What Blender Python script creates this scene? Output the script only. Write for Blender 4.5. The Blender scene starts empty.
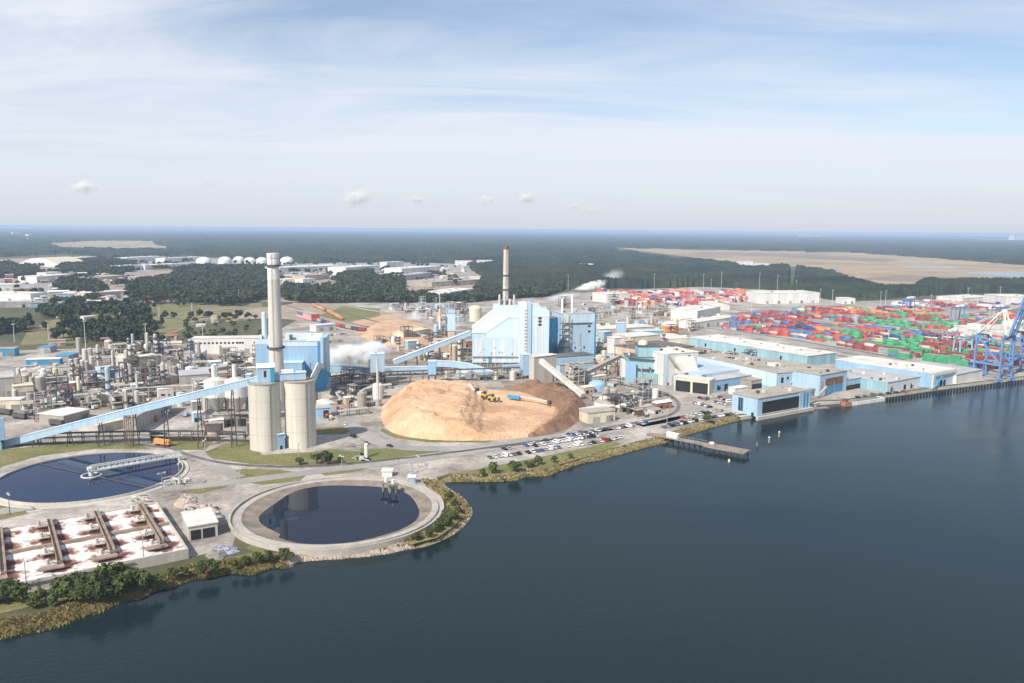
import bpy, math, random
import numpy as np
from mathutils import Vector, Matrix
from mathutils.geometry import tessellate_polygon
R = math.radians
random.seed(7); rng = np.random.default_rng(11)
scene = bpy.context.scene
C = scene.collection

# ------------------------------------------------------------------ camera, sky, sun, exposure
CAM_H, FPX, PITCH, ROLL = 130.0, 800.0, math.atan(112.2/800.0), 0.0080
f0 = Vector((0, math.cos(PITCH), -math.sin(PITCH))); u0 = Vector((0, math.sin(PITCH), math.cos(PITCH))); x0 = Vector((1, 0, 0))
cr = x0*math.cos(ROLL) + u0*math.sin(ROLL); cu = u0*math.cos(ROLL) - x0*math.sin(ROLL)
cam_d = bpy.data.cameras.new('camera'); cam = bpy.data.objects.new('camera', cam_d); C.objects.link(cam)
cam_d.sensor_width = 36; cam_d.lens = FPX*36/1024; cam_d.clip_start = 1; cam_d.clip_end = 300000
cam.matrix_world = Matrix(((cr.x, cu.x, -f0.x, 0), (cr.y, cu.y, -f0.y, 0), (cr.z, cu.z, -f0.z, CAM_H), (0, 0, 0, 1)))
scene.camera = cam

SUN_EL, SUN_AZ = R(43), R(215)          # azimuth clockwise from +Y (away from the camera): behind and to the left
world = bpy.data.worlds.new('World'); scene.world = world; world.use_nodes = True
wn, wl = world.node_tree.nodes, world.node_tree.links; wn.clear()
def N(nodes, t, **kw):
    n = nodes.new(t)
    for k, v in kw.items():
        if k in n.inputs: n.inputs[k].default_value = v
        else: setattr(n, k, v)
    return n
sky = N(wn, 'ShaderNodeTexSky', sky_type='NISHITA', sun_disc=False, sun_elevation=SUN_EL, sun_rotation=SUN_AZ, altitude=0, air_density=1.0, dust_density=0.35, ozone_density=3.0)
tc = N(wn, 'ShaderNodeTexCoord'); sep = N(wn, 'ShaderNodeSeparateXYZ'); wl.new(tc.outputs['Generated'], sep.inputs[0])
def wm(op, a, b=None, c=None, clamp=False):
    n = N(wn, 'ShaderNodeMath', operation=op, use_clamp=clamp)
    for i, v in enumerate((a, b, c)):
        if v is None: continue
        if isinstance(v, (int, float)): n.inputs[i].default_value = v
        else: wl.new(v, n.inputs[i])
    return n.outputs[0]
zc = wm('ADD', wm('MAXIMUM', sep.outputs[2], 0.0), 0.09)          # high thin cloud deck: direction cut with a horizontal layer
cx_, cy_ = wm('DIVIDE', sep.outputs[0], zc), wm('DIVIDE', sep.outputs[1], zc)
cmb = N(wn, 'ShaderNodeCombineXYZ'); wl.new(cx_, cmb.inputs[0]); wl.new(cy_, cmb.inputs[1])
mp = N(wn, 'ShaderNodeMapping'); mp.inputs['Rotation'].default_value = (0, 0, R(-24)); mp.inputs['Scale'].default_value = (0.42, 1.1, 1); mp.inputs['Location'].default_value = (3.1, 0.55, 0)
wl.new(cmb.outputs[0], mp.inputs[0])
n1 = N(wn, 'ShaderNodeTexNoise', Scale=0.95, Detail=12.0, Roughness=0.62, Distortion=0.9); wl.new(mp.outputs[0], n1.inputs['Vector'])
n2 = N(wn, 'ShaderNodeTexNoise', Scale=0.30, Detail=4.0, Roughness=0.5); wl.new(mp.outputs[0], n2.inputs['Vector'])
wisp = wm('MULTIPLY', wm('SUBTRACT', wm('ADD', wm('MULTIPLY', n1.outputs[0], 0.62), wm('MULTIPLY', n2.outputs[0], 0.5)), 0.46), 4.6, clamp=True)
# a broad veil of cirrostratus fills the lower left of the view, its upper edge sloping down to the right
edge = wm('SUBTRACT', wm('ADD', 0.185, wm('MULTIPLY', n2.outputs[0], 0.10)), wm('ADD', sep.outputs[2], wm('MULTIPLY', sep.outputs[0], 0.15)))
veil = wm('ADD', wm('MULTIPLY', edge, 9.0), wm('MULTIPLY', wm('SUBTRACT', n1.outputs[0], 0.5), 1.5), clamp=True)
cl = wm('ADD', wm('MULTIPLY', wm('ADD', wm('MULTIPLY', veil, 0.62), wm('MULTIPLY', wisp, 0.62), clamp=True), 0.80), 0.16, clamp=True)
mixc = N(wn, 'ShaderNodeMix', data_type='RGBA'); wl.new(cl, mixc.inputs['Factor']); wl.new(sky.outputs[0], mixc.inputs['A'])
mixc.inputs['B'].default_value = (6.5, 6.8, 7.5, 1)
# thick air low over the horizon
low = wm('POWER', wm('SUBTRACT', 1.0, wm('MULTIPLY', wm('MAXIMUM', sep.outputs[2], 0.0), 7.5), clamp=True), 2.1)
mixh = N(wn, 'ShaderNodeMix', data_type='RGBA'); wl.new(wm('MULTIPLY', low, 0.93), mixh.inputs['Factor']); wl.new(mixc.outputs['Result'], mixh.inputs['A'])
mixh.inputs['B'].default_value = (4.95, 5.3, 6.05, 1); mixc = mixh
bg = N(wn, 'ShaderNodeBackground', Strength=0.099); wl.new(mixc.outputs['Result'], bg.inputs[0])
wo = N(wn, 'ShaderNodeOutputWorld'); wl.new(bg.outputs[0], wo.inputs[0])
sd = bpy.data.lights.new('sun', 'SUN'); sd.energy = 4.8; sd.angle = R(0.55); sd.color = (1.0, 0.94, 0.84)
sun = bpy.data.objects.new('sun', sd); C.objects.link(sun)
sdir = Vector((math.sin(SUN_AZ)*math.cos(SUN_EL), math.cos(SUN_AZ)*math.cos(SUN_EL), math.sin(SUN_EL)))
sun.rotation_euler = sdir.to_track_quat('Z', 'Y').to_euler()
vs = scene.view_settings; vs.view_transform = 'Standard'; vs.look = 'None'; vs.exposure = 0.38; vs.gamma = 1
scene.render.engine = 'CYCLES'; scene.cycles.volume_bounces = 5; scene.cycles.max_bounces = 6

# ------------------------------------------------------------------ surveying helpers: photo pixel -> place on the ground
cpos = Vector((0, 0, CAM_H))
def ray(px, py): return f0*FPX + cr*(px-512) + cu*(341.5-py)
def P(px, py, z=0.0):
    d = ray(px, py); t = (z-CAM_H)/d.z; p = cpos + d*t; return Vector((p.x, p.y))
def at(px, py, Y):
    d = ray(px, py); return cpos + d*(Y/d.y)
def proj(x, y, z=0.0):
    v = Vector((x, y, z-CAM_H)); w = v.dot(f0); return 512+FPX*v.dot(cr)/w, 341.5-FPX*v.dot(cu)/w
def hgt(px, pyb, pyt):                  # height of an upright thing from its foot and head in the photo
    g = P(px, pyb); a, b = 0.0, 400.0
    for _ in range(40):
        m = (a+b)/2
        if proj(g.x, g.y, m)[1] > pyt: a = m
        else: b = m
    return a
def V3(p, z=0.0): return Vector((p[0], p[1], z))

# ------------------------------------------------------------------ materials (all procedural)
MATS = {}
def mat(name, col, rough=0.7, var=0.18, scale=0.12, metal=0.0, col2=None, streak=False, bump=0.0, bscale=1.0, spec=0.35, fine=0.0):
    if name in MATS: return MATS[name]
    m = bpy.data.materials.new(name); m.use_nodes = True; nt = m.node_tree; ns, ls = nt.nodes, nt.links
    b = ns['Principled BSDF']; b.inputs['Roughness'].default_value = rough; b.inputs['Metallic'].default_value = metal
    b.inputs['Specular IOR Level'].default_value = spec
    g = N(ns, 'ShaderNodeNewGeometry'); src = g.outputs['Position']
    if streak:
        mpn = N(ns, 'ShaderNodeMapping'); mpn.inputs['Scale'].default_value = (1, 1, 0.12); ls.new(src, mpn.inputs[0]); src = mpn.outputs[0]
    nz = N(ns, 'ShaderNodeTexNoise', Scale=scale, Detail=6.0, Roughness=0.62); ls.new(src, nz.inputs['Vector'])
    rp = N(ns, 'ShaderNodeValToRGB'); ls.new(nz.outputs[0], rp.inputs[0])
    c2 = col2 if col2 else tuple(c*(1-var) for c in col); c1 = col if col2 else tuple(min(1, c*(1+var)) for c in col)
    rp.color_ramp.elements[0].position = 0.36; rp.color_ramp.elements[0].color = (*c2, 1)
    rp.color_ramp.elements[1].position = 0.64; rp.color_ramp.elements[1].color = (*c1, 1)
    out = rp.outputs[0]
    if streak:                       # cladding ribs and run-off streaks
        mr_ = N(ns, 'ShaderNodeMapping'); mr_.inputs['Scale'].default_value = (1, 1, 0.02); ls.new(g.outputs['Position'], mr_.inputs[0])
        nr_ = N(ns, 'ShaderNodeTexNoise', Scale=0.8, Detail=5.0, Roughness=0.75); ls.new(mr_.outputs[0], nr_.inputs['Vector'])
        sr_ = N(ns, 'ShaderNodeMapRange'); sr_.inputs[1].default_value = 0.32; sr_.inputs[2].default_value = 0.62; sr_.inputs[3].default_value = 0.84; sr_.inputs[4].default_value = 1.05; ls.new(nr_.outputs[0], sr_.inputs[0])
        ms_ = N(ns, 'ShaderNodeVectorMath', operation='SCALE'); ls.new(out, ms_.inputs[0]); ls.new(sr_.outputs[0], ms_.inputs['Scale']); out = ms_.outputs[0]
    if fine:
        nf = N(ns, 'ShaderNodeTexNoise', Scale=scale*9, Detail=5.0, Roughness=0.7); ls.new(g.outputs['Position'], nf.inputs['Vector'])
        mr = N(ns, 'ShaderNodeMapRange'); mr.inputs[1].default_value = 0.3; mr.inputs[2].default_value = 0.7; mr.inputs[3].default_value = 1-fine; mr.inputs[4].default_value = 1+fine
        ls.new(nf.outputs[0], mr.inputs[0])
        mx = N(ns, 'ShaderNodeVectorMath', operation='SCALE'); ls.new(out, mx.inputs[0]); ls.new(mr.outputs[0], mx.inputs['Scale']); out = mx.outputs[0]
    ls.new(out, b.inputs['Base Color'])
    if bump:
        nb = N(ns, 'ShaderNodeTexNoise', Scale=bscale, Detail=5.0); ls.new(g.outputs['Position'], nb.inputs['Vector'])
        bp = N(ns, 'ShaderNodeBump', Strength=bump, Distance=1.0); ls.new(nb.outputs[0], bp.inputs['Height']); ls.new(bp.outputs[0], b.inputs['Normal'])
    MATS[name] = m; return m
def water_mat(name, col, rough, bump, sc):
    m = bpy.data.materials.new(name); m.use_nodes = True; nt = m.node_tree; ns, ls = nt.nodes, nt.links
    b = ns['Principled BSDF']; b.inputs['Base Color'].default_value = (*col, 1); b.inputs['Roughness'].default_value = rough; b.inputs['IOR'].default_value = 1.33; b.inputs['Specular IOR Level'].default_value = 0.21
    g = N(ns, 'ShaderNodeNewGeometry')
    if bump:
        nb = N(ns, 'ShaderNodeTexNoise', Scale=sc, Detail=4.0, Roughness=0.6); ls.new(g.outputs['Position'], nb.inputs['Vector'])
        n3 = N(ns, 'ShaderNodeTexNoise', Scale=sc*0.05, Detail=3.0); ls.new(g.outputs['Position'], n3.inputs['Vector'])
        mm = N(ns, 'ShaderNodeMath', operation='MULTIPLY'); ls.new(nb.outputs[0], mm.inputs[0]); ls.new(n3.outputs[0], mm.inputs[1])
        bp = N(ns, 'ShaderNodeBump', Strength=bump, Distance=0.6); ls.new(mm.outputs[0], bp.inputs['Height']); ls.new(bp.outputs[0], b.inputs['Normal'])
    if name == 'river':                     # wind lanes: rougher and calmer stretches of water
        mw = N(ns, 'ShaderNodeMapping'); mw.inputs['Rotation'].default_value = (0, 0, R(28)); mw.inputs['Scale'].default_value = (0.25, 1, 1); ls.new(g.outputs['Position'], mw.inputs[0])
        nw = N(ns, 'ShaderNodeTexNoise', Scale=0.016, Detail=5.0, Roughness=0.6); ls.new(mw.outputs[0], nw.inputs['Vector'])
        rw = N(ns, 'ShaderNodeMapRange'); rw.inputs[1].default_value = 0.35; rw.inputs[2].default_value = 0.65; rw.inputs[3].default_value = 0.05; rw.inputs[4].default_value = 0.24; ls.new(nw.outputs[0], rw.inputs[0]); ls.new(rw.outputs[0], b.inputs['Roughness'])
    MATS[name] = m; return m
M = MATS
mat('pavement', (0.44, 0.40, 0.355), 0.9, col2=(0.19, 0.165, 0.14), scale=0.028, fine=0.3)
mat('yard_paving', (0.37, 0.345, 0.32), 0.9, col2=(0.22, 0.205, 0.19), scale=0.015, fine=0.15)
mat('road', (0.34, 0.32, 0.295), 0.9, col2=(0.25, 0.235, 0.22), scale=0.04, fine=0.12)
mat('dirt', (0.36, 0.29, 0.22), 0.95, col2=(0.26, 0.20, 0.15), scale=0.03, fine=0.2)
mat('mill_dirt', (0.33, 0.26, 0.195), 0.95, col2=(0.155, 0.125, 0.10), scale=0.05, fine=0.3)
mat('sand', (0.50, 0.34, 0.21), 0.95, col2=(0.33, 0.23, 0.16), scale=0.03, fine=0.2)
mat('grass', (0.115, 0.135, 0.040), 0.95, col2=(0.20, 0.17, 0.075), scale=0.05, fine=0.3)
mat('field', (0.16, 0.15, 0.07), 0.95, col2=(0.235, 0.19, 0.10), scale=0.012, fine=0.25)
mat('scrub', (0.060, 0.068, 0.030), 0.95, col2=(0.11, 0.10, 0.05), scale=0.01, fine=0.3)
mat('marsh', (0.40, 0.295, 0.18), 0.95, col2=(0.23, 0.185, 0.115), scale=0.0035, fine=0.2)
mat('bank', (0.27, 0.21, 0.10), 0.95, col2=(0.17, 0.145, 0.07), scale=0.15, fine=0.35, bump=0.6, bscale=1.2)
mat('reed', (0.28, 0.215, 0.085), 0.9, col2=(0.155, 0.14, 0.055), scale=0.12, fine=0.3)
mat('rock', (0.47, 0.40, 0.34), 0.9, col2=(0.28, 0.22, 0.18), scale=0.5)
mat('concrete', (0.47, 0.44, 0.385), 0.85, var=0.12, scale=0.08, streak=True, fine=0.05)
mat('silo_wall', (0.60, 0.565, 0.485), 0.85, col2=(0.52, 0.485, 0.41), scale=0.10, streak=True, fine=0.06)
mat('chimney_wall', (0.62, 0.60, 0.55), 0.85, col2=(0.52, 0.50, 0.45), scale=0.09, streak=True, fine=0.08)
mat('chimney_pale', (0.68, 0.68, 0.66), 0.8, var=0.1, scale=0.2)
mat('dark_concrete', (0.20, 0.185, 0.165), 0.9, var=0.3, scale=0.15, fine=0.2)
mat('blue', (0.275, 0.425, 0.58), 0.55, var=0.07, scale=0.06, streak=True, fine=0.04)
mat('sky_blue', (0.365, 0.50, 0.615), 0.55, var=0.07, scale=0.06, streak=True, fine=0.04)
mat('pale_blue', (0.50, 0.62, 0.70), 0.55, var=0.07, scale=0.06, streak=True, fine=0.04)
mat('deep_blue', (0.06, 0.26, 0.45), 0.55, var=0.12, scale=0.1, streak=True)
mat('teal', (0.265, 0.43, 0.48), 0.6, var=0.14, scale=0.1, streak=True, fine=0.08)
mat('white', (0.66, 0.65, 0.615), 0.6, var=0.12, scale=0.1, streak=True)
mat('roof_white', (0.60, 0.575, 0.52), 0.75, var=0.18, scale=0.05, fine=0.08)
mat('roof_tan', (0.40, 0.36, 0.31), 0.85, col2=(0.29, 0.26, 0.22), scale=0.05, fine=0.15)
mat('roof_grey', (0.45, 0.45, 0.45), 0.8, col2=(0.34, 0.34, 0.35), scale=0.05, fine=0.1)
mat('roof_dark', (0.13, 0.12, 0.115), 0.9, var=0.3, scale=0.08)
mat('grey_metal', (0.35, 0.325, 0.30), 0.6, var=0.22, scale=0.2, streak=True)
mat('pale_metal', (0.52, 0.49, 0.45), 0.6, var=0.18, scale=0.2, streak=True)
mat('dark_metal', (0.085, 0.08, 0.08), 0.7, var=0.3, scale=0.3)
mat('rust', (0.22, 0.12, 0.075), 0.85, col2=(0.13, 0.08, 0.06), scale=0.2, fine=0.2)
mat('cream', (0.60, 0.55, 0.42), 0.75, var=0.14, scale=0.15, streak=True)
mat('pink_tan', (0.52, 0.40, 0.31), 0.8, var=0.14, scale=0.12, streak=True)
mat('orange', (0.72, 0.27, 0.08), 0.7, var=0.12, scale=0.1, streak=True)
mat('red', (0.47, 0.075, 0.055), 0.7, var=0.2, scale=0.1)
mat('brick', (0.33, 0.15, 0.10), 0.85, var=0.2, scale=0.3)
mat('black', (0.018, 0.018, 0.022), 0.6, var=0.2)
mat('glass', (0.03, 0.045, 0.06), 0.12, var=0.2, spec=0.5)
mat('tyre', (0.03, 0.03, 0.03), 0.9)
mat('yellow', (0.62, 0.42, 0.08), 0.7, var=0.15)
mat('plume_plain', (0.7, 0.7, 0.7))
mat('chips', (0.66, 0.43, 0.27), 0.95, col2=(0.44, 0.26, 0.15), scale=0.035, fine=0.16, bump=1.0, bscale=0.6)
mat('bark', (0.27, 0.15, 0.085), 0.95, col2=(0.155, 0.095, 0.065), scale=0.06, fine=0.25, bump=0.9, bscale=0.3)
mat('trunk', (0.10, 0.075, 0.055), 0.9)
mat('crane_blue', (0.13, 0.25, 0.46), 0.6, var=0.12)
mat('flag_red', (0.55, 0.10, 0.10), 0.8); mat('flag_blue', (0.06, 0.09, 0.25), 0.8)
for nm, a, b in (('leaf_dark', (0.066, 0.083, 0.030), (0.019, 0.031, 0.015)), ('leaf_mid', (0.085, 0.108, 0.032), (0.035, 0.052, 0.020)), ('leaf_shore', (0.105, 0.125, 0.035), (0.035, 0.05, 0.018))):
    mat(nm, a, 0.85, col2=b, scale=0.07, fine=0.3, spec=0.2)
mat('canopy', (0.040, 0.054, 0.026), 0.95, col2=(0.012, 0.021, 0.015), scale=0.006, fine=0.45, spec=0.1)
water_mat('river', (0.009, 0.020, 0.023), 0.10, 0.30, 0.45)
water_mat('basin_water', (0.009, 0.014, 0.028), 0.03, 0.02, 0.5)
water_mat('clarifier_water', (0.012, 0.021, 0.062), 0.03, 0.02, 0.5)
water_mat('pond_water', (0.03, 0.05, 0.07), 0.08, 0.05, 0.3)
CARCOL = {'white': (0.72, 0.72, 0.71), 'black': (0.02, 0.02, 0.022), 'silver': (0.42, 0.43, 0.44), 'grey': (0.14, 0.145, 0.15), 'red': (0.38, 0.035, 0.035), 'blue': (0.05, 0.10, 0.30), 'tan': (0.38, 0.33, 0.25)}
for k, v in CARCOL.items():
    mat('car_'+k, v, 0.3, var=0.03, spec=0.5)
CONT = {'red': (0.41, 0.085, 0.075), 'maroon': (0.23, 0.06, 0.055), 'blue': (0.09, 0.16, 0.31), 'green': (0.065, 0.29, 0.14), 'orange': (0.58, 0.23, 0.10), 'white': (0.62, 0.60, 0.57), 'grey': (0.30, 0.30, 0.30), 'teal': (0.08, 0.34, 0.36), 'navy': (0.045, 0.06, 0.15), 'pink': (0.45, 0.25, 0.27), 'tan': (0.45, 0.36, 0.27)}
for k, v in CONT.items(): mat('box_'+k, v, 0.7, var=0.14, scale=0.2)

# ------------------------------------------------------------------ mesh building
class MB:
    def __init__(s): s.v, s.f, s.m = [], [], []
    def add(s, vs, fs, mi=0):
        o = len(s.v); s.v += [tuple(p) for p in vs]; s.f += [tuple(i+o for i in f) for f in fs]; s.m += [mi]*len(fs); return s
    def box(s, x, y, z, sx, sy, sz, rz=0.0, mi=0):        # centre x,y ; bottom z
        c, n = math.cos(rz), math.sin(rz); vs = []
        for zz in (z, z+sz):
            for a, b in ((-1, -1), (1, -1), (1, 1), (-1, 1)):
                dx, dy = a*sx/2, b*sy/2; vs.append((x+dx*c-dy*n, y+dx*n+dy*c, zz))
        return s.add(vs, [(3, 2, 1, 0), (4, 5, 6, 7), (0, 1, 5, 4), (1, 2, 6, 5), (2, 3, 7, 6), (3, 0, 4, 7)], mi)
    def cyl(s, x, y, z0, z1, r0, r1=None, n=18, mi=0, cap=True):
        r1 = r0 if r1 is None else r1; vs = []
        for zz, rr in ((z0, r0), (z1, r1)):
            for i in range(n):
                a = 2*math.pi*i/n; vs.append((x+rr*math.cos(a), y+rr*math.sin(a), zz))
        fs = [(i, (i+1) % n, n+(i+1) % n, n+i) for i in range(n)]
        if cap: fs += [tuple(range(n-1, -1, -1)), tuple(range(n, 2*n))]
        return s.add(vs, fs, mi)
    def dome(s, x, y, z, r, h, n=20, k=5, mi=0):
        vs, fs = [], []
        for j in range(k):
            t = j/k*math.pi/2
            for i in range(n):
                a = 2*math.pi*i/n; vs.append((x+r*math.cos(t)*math.cos(a), y+r*math.cos(t)*math.sin(a), z+h*math.sin(t)))
        vs.append((x, y, z+h))
        for j in range(k-1):
            for i in range(n): fs.append((j*n+i, j*n+(i+1) % n, (j+1)*n+(i+1) % n, (j+1)*n+i))
        for i in range(n): fs.append(((k-1)*n+i, (k-1)*n+(i+1) % n, k*n))
        return s.add(vs, fs, mi)
    def ring(s, x, y, prof, n=72, mi=0):                 # lathe of an open profile [(r,z)...]
        vs, fs = [], []; k = len(prof)
        for i in range(n):
            a = 2*math.pi*i/n
            for r, z in prof: vs.append((x+r*math.cos(a), y+r*math.sin(a), z))
        for i in range(n):
            j = (i+1) % n
            for q in range(k-1): fs.append((i*k+q, j*k+q, j*k+q+1, i*k+q+1))
        return s.add(vs, fs, mi)
    def beam(s, p, q, w, h=None, mi=0):
        p, q = Vector(p), Vector(q); h = h or w; d = (q-p)
        if d.length < 1e-6: return s
        d.normalize(); a = d.cross(Vector((0, 0, 1)))
        a = Vector((1, 0, 0)) if a.length < 1e-4 else a.normalized(); b = a.cross(d).normalized(); vs = []
        for o in (p, q):
            for i, j in ((-1, -1), (1, -1), (1, 1), (-1, 1)): vs.append(o+a*(i*w/2)+b*(j*h/2))
        return s.add(vs, [(3, 2, 1, 0), (4, 5, 6, 7), (0, 1, 5, 4), (1, 2, 6, 5), (2, 3, 7, 6), (3, 0, 4, 7)], mi)
    def prism(s, poly, z0, z1, mi=0):
        n = len(poly); ar = sum(poly[i][0]*poly[(i+1) % n][1]-poly[(i+1) % n][0]*poly[i][1] for i in range(n))
        if ar < 0: poly = poly[::-1]
        z0s = z0 if isinstance(z0, (list, tuple)) else [z0]*n; z1s = z1 if isinstance(z1, (list, tuple)) else [z1]*n
        if ar < 0: z0s, z1s = list(z0s)[::-1], list(z1s)[::-1]
        vs = [(poly[i][0], poly[i][1], z0s[i]) for i in range(n)]+[(poly[i][0], poly[i][1], z1s[i]) for i in range(n)]
        return s.add(vs, [tuple(range(n-1, -1, -1)), tuple(range(n, 2*n))]+[(i, (i+1) % n, n+(i+1) % n, n+i) for i in range(n)], mi)
    def wedge(s, x0, x1, prof, mi=0):                    # profile in (y,z) swept along x
        n = len(prof); vs = [(x0, y, z) for y, z in prof]+[(x1, y, z) for y, z in prof]
        return s.add(vs, [tuple(range(n)), tuple(range(2*n-1, n-1, -1))]+[(i, n+i, n+(i+1) % n, (i+1) % n) for i in range(n)], mi)
    def mesh(s, name, mats, smooth=False):
        me = bpy.data.meshes.new(name); me.from_pydata(s.v, [], s.f)
        for mm in (mats if isinstance(mats, (list, tuple)) else [mats]): me.materials.append(M[mm] if isinstance(mm, str) else mm)
        if any(s.m): me.polygons.foreach_set('material_index', s.m)
        if smooth: me.polygons.foreach_set('use_smooth', [True]*len(me.polygons))
        me.update(); return me
    def build(s, name, mats, parent=None, smooth=False):
        return link(name, s.mesh(name, mats, smooth), parent)
def link(name, me, parent=None):
    o = bpy.data.objects.new(name, me); C.objects.link(o)
    if parent: o.parent = parent
    return o
def tag(o, label=None, cat=None, group=None, kind=None):
    for k, v in (('label', label), ('category', cat), ('group', group), ('kind', kind)):
        if v: o[k] = v
    return o
def thing(name, label, cat, loc=(0, 0, 0), rz=0.0, group=None):
    o = bpy.data.objects.new(name, None); o.empty_display_size = 1; C.objects.link(o)
    o.location = (loc[0], loc[1], loc[2] if len(loc) > 2 else 0.0); o.rotation_euler = (0, 0, rz)
    return tag(o, label, cat, group)
def copy_tree(o, parent=None):
    c = o.copy(); C.objects.link(c)
    if parent: c.parent = parent
    for ch in KIDS.get(o.name, [x for x in o.children]): copy_tree(ch, c)
    return c
KIDS = {}
ONES = ['', 'first', 'second', 'third', 'fourth', 'fifth', 'sixth', 'seventh', 'eighth', 'ninth', 'tenth', 'eleventh', 'twelfth', 'thirteenth', 'fourteenth', 'fifteenth', 'sixteenth', 'seventeenth', 'eighteenth', 'nineteenth']
TENS = {2: ('twenty', 'twentieth'), 3: ('thirty', 'thirtieth'), 4: ('forty', 'fortieth'), 5: ('fifty', 'fiftieth'), 6: ('sixty', 'sixtieth'), 7: ('seventy', 'seventieth'), 8: ('eighty', 'eightieth'), 9: ('ninety', 'ninetieth')}
def ordw(n):
    if n < 20: return ONES[n]
    t, o = divmod(n, 10); return TENS[t][1] if o == 0 else TENS[t][0]+' '+ONES[o]
def number_left_to_right(objs, tmpl):
    objs = sorted(objs, key=lambda o: proj(*o.location)[0])
    for i, o in enumerate(objs): o['label'] = (tmpl(o) if callable(tmpl) else tmpl).replace('@', 'leftmost' if i == 0 else ('rightmost' if i == len(objs)-1 and i > 1 else ordw(i+1)+' from left'))
def inpoly(x, y, poly):
    x = np.asarray(x); y = np.asarray(y); r = np.zeros(x.shape, bool); n = len(poly)
    for i in range(n):
        x1, y1 = poly[i]; x2, y2 = poly[(i+1) % n]
        c = ((y1 > y) != (y2 > y)) & (x < (x2-x1)*(y-y1)/((y2-y1) if y2 != y1 else 1e-9)+x1); r ^= c
    return r
def sheet(name, pts, z, m):
    """flat ground patch from world points"""
    vs = [Vector((p[0], p[1], 0)) for p in pts]; tr = tessellate_polygon([vs])
    me = bpy.data.meshes.new(name); fs = []
    for t in tr:
        a, b, c = (vs[i] for i in t)
        fs.append(t if (b-a).cross(c-a).z > 0 else (t[0], t[2], t[1]))
    me.from_pydata([(p[0], p[1], z) for p in pts], [], fs); me.materials.append(M[m]); me.update()
    return tag(link(name, me), kind='structure')
def psheet(name, px, z, m): return sheet(name, [P(*p) for p in px], z, m)
def smooth_line(pts, n=6):
    """Catmull-Rom through points"""
    out = []; q = [pts[0]]+list(pts)+[pts[-1]]
    for i in range(1, len(q)-2):
        for k in range(n):
            t = k/n; a, b, c, d = (Vector(q[j]) for j in (i-1, i, i+1, i+2))
            out.append(0.5*((2*b)+(c-a)*t+(2*a-5*b+4*c-d)*t*t+(3*b-a-3*c+d)*t**3))
    out.append(Vector(q[-2])); return out
def offset_line(pts, d):
    out = []
    for i in range(len(pts)):
        a = pts[max(0, i-1)]; b = pts[min(len(pts)-1, i+1)]; t = (b-a); t = t.normalized() if t.length > 0 else Vector((1, 0))
        out.append(pts[i]+Vector((-t.y, t.x))*(d[i] if isinstance(d, list) else d))
    return out
def strip(name, px, width, z, m, kind='structure'):
    c = smooth_line([P(*p) for p in px]); a, b = offset_line(c, width/2), offset_line(c, -width/2); mb = MB(); n = len(c)
    mb.add([V3(p, z) for p in a]+[V3(p, z) for p in b], [(i, n+i, n+i+1, i+1) for i in range(n-1)])
    o = mb.build(name, m)
    return tag(o, kind=kind)
# ------------------------------------------------------------------ the setting: river, land, banks, paving
ZW = -2.2
shore_px = [(-260, 706), (-150, 680), (-60, 655), (0, 640), (30, 634), (60, 627), (84, 617), (100, 613), (120, 603), (140, 599), (156, 591), (172, 588), (192, 580), (210, 578), (232, 574), (252, 575), (270, 569), (290, 568), (300, 562), (340, 559), (380, 555), (404, 550), (424, 547), (441, 541), (456, 533), (468, 522), (473, 512), (468, 503), (460, 496), (450, 490), (444, 484), (452, 482), (480, 482), (510, 481), (528, 477), (545, 476), (560, 471), (580, 464), (600, 460), (640, 449), (668, 442), (684, 436), (700, 431), (722, 425), (740, 420), (757, 417.5), (782, 413), (808, 409), (820, 405), (842, 403.5), (880, 399), (938, 390), (1024, 379.5), (1150, 365), (1400, 338)]
shore = [P(x, y, ZW) for x, y in shore_px]
ins = [7.5 if x < 1 else 7.0 if x < 300 else 4.5 if x < 745 else (0.6 if x < 812 else (2.0 if x < 842 else 0.25)) for x, y in shore_px]
inner = offset_line(shore, ins)
BIG = 60000.0
tag(link('river', (lambda mb: mb.mesh('river', 'river'))(MB().add([(-BIG, -3000, ZW), (BIG, -3000, ZW), (BIG, BIG, ZW), (-BIG, BIG, ZW)], [(0, 1, 2, 3)]))), kind='structure')
sheet('ground', list(inner)+[Vector((BIG, 3000)), Vector((BIG, BIG)), Vector((-BIG, BIG)), Vector((-BIG, inner[0].y))], 0.0, 'scrub')
def bank(name, i0, i1, m):
    ln_in = smooth_line(inner[i0:i1+1], 5); ln_out = smooth_line(shore[i0:i1+1], 5); mb = MB(); n = len(ln_in)
    mid = [(a+b)/2 for a, b in zip(ln_in, ln_out)]; deep = [b+(b-a)*0.5 for a, b in zip(ln_in, ln_out)]; vs = []
    for i in range(n):
        vs += [V3(inner[i0] if i == 0 else inner[i1] if i == n-1 else ln_in[i], 0.03), V3(mid[i], -0.7+random.uniform(-.25, .25)), V3(ln_out[i], ZW-0.05), V3(deep[i], ZW-1.5)]
    fs = []
    for i in range(n-1):
        for k in range(3): fs.append((i*4+k, i*4+k+1, i*4+k+5, i*4+k+4))
    return tag(mb.add(vs, fs).build(name, m), kind='structure')
iq = next(i for i, p in enumerate(shore_px) if p[0] >= 740)
bank('river_bank', 0, iq, 'bank')
qw = MB()                                              # sheet piled edge of the quay
for i in range(iq, len(shore)-1):
    a, b = inner[i], inner[i+1]; c, d = shore[i], shore[i+1]
    qw.add([V3(a, 0.02), V3(b, 0.02), V3(d, 0.0), V3(c, 0.0), V3(d, ZW-2), V3(c, ZW-2)], [(0, 3, 2, 1), (3, 5, 4, 2)])
tag(qw.build('quay_wall', 'concrete'), kind='structure')

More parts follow.
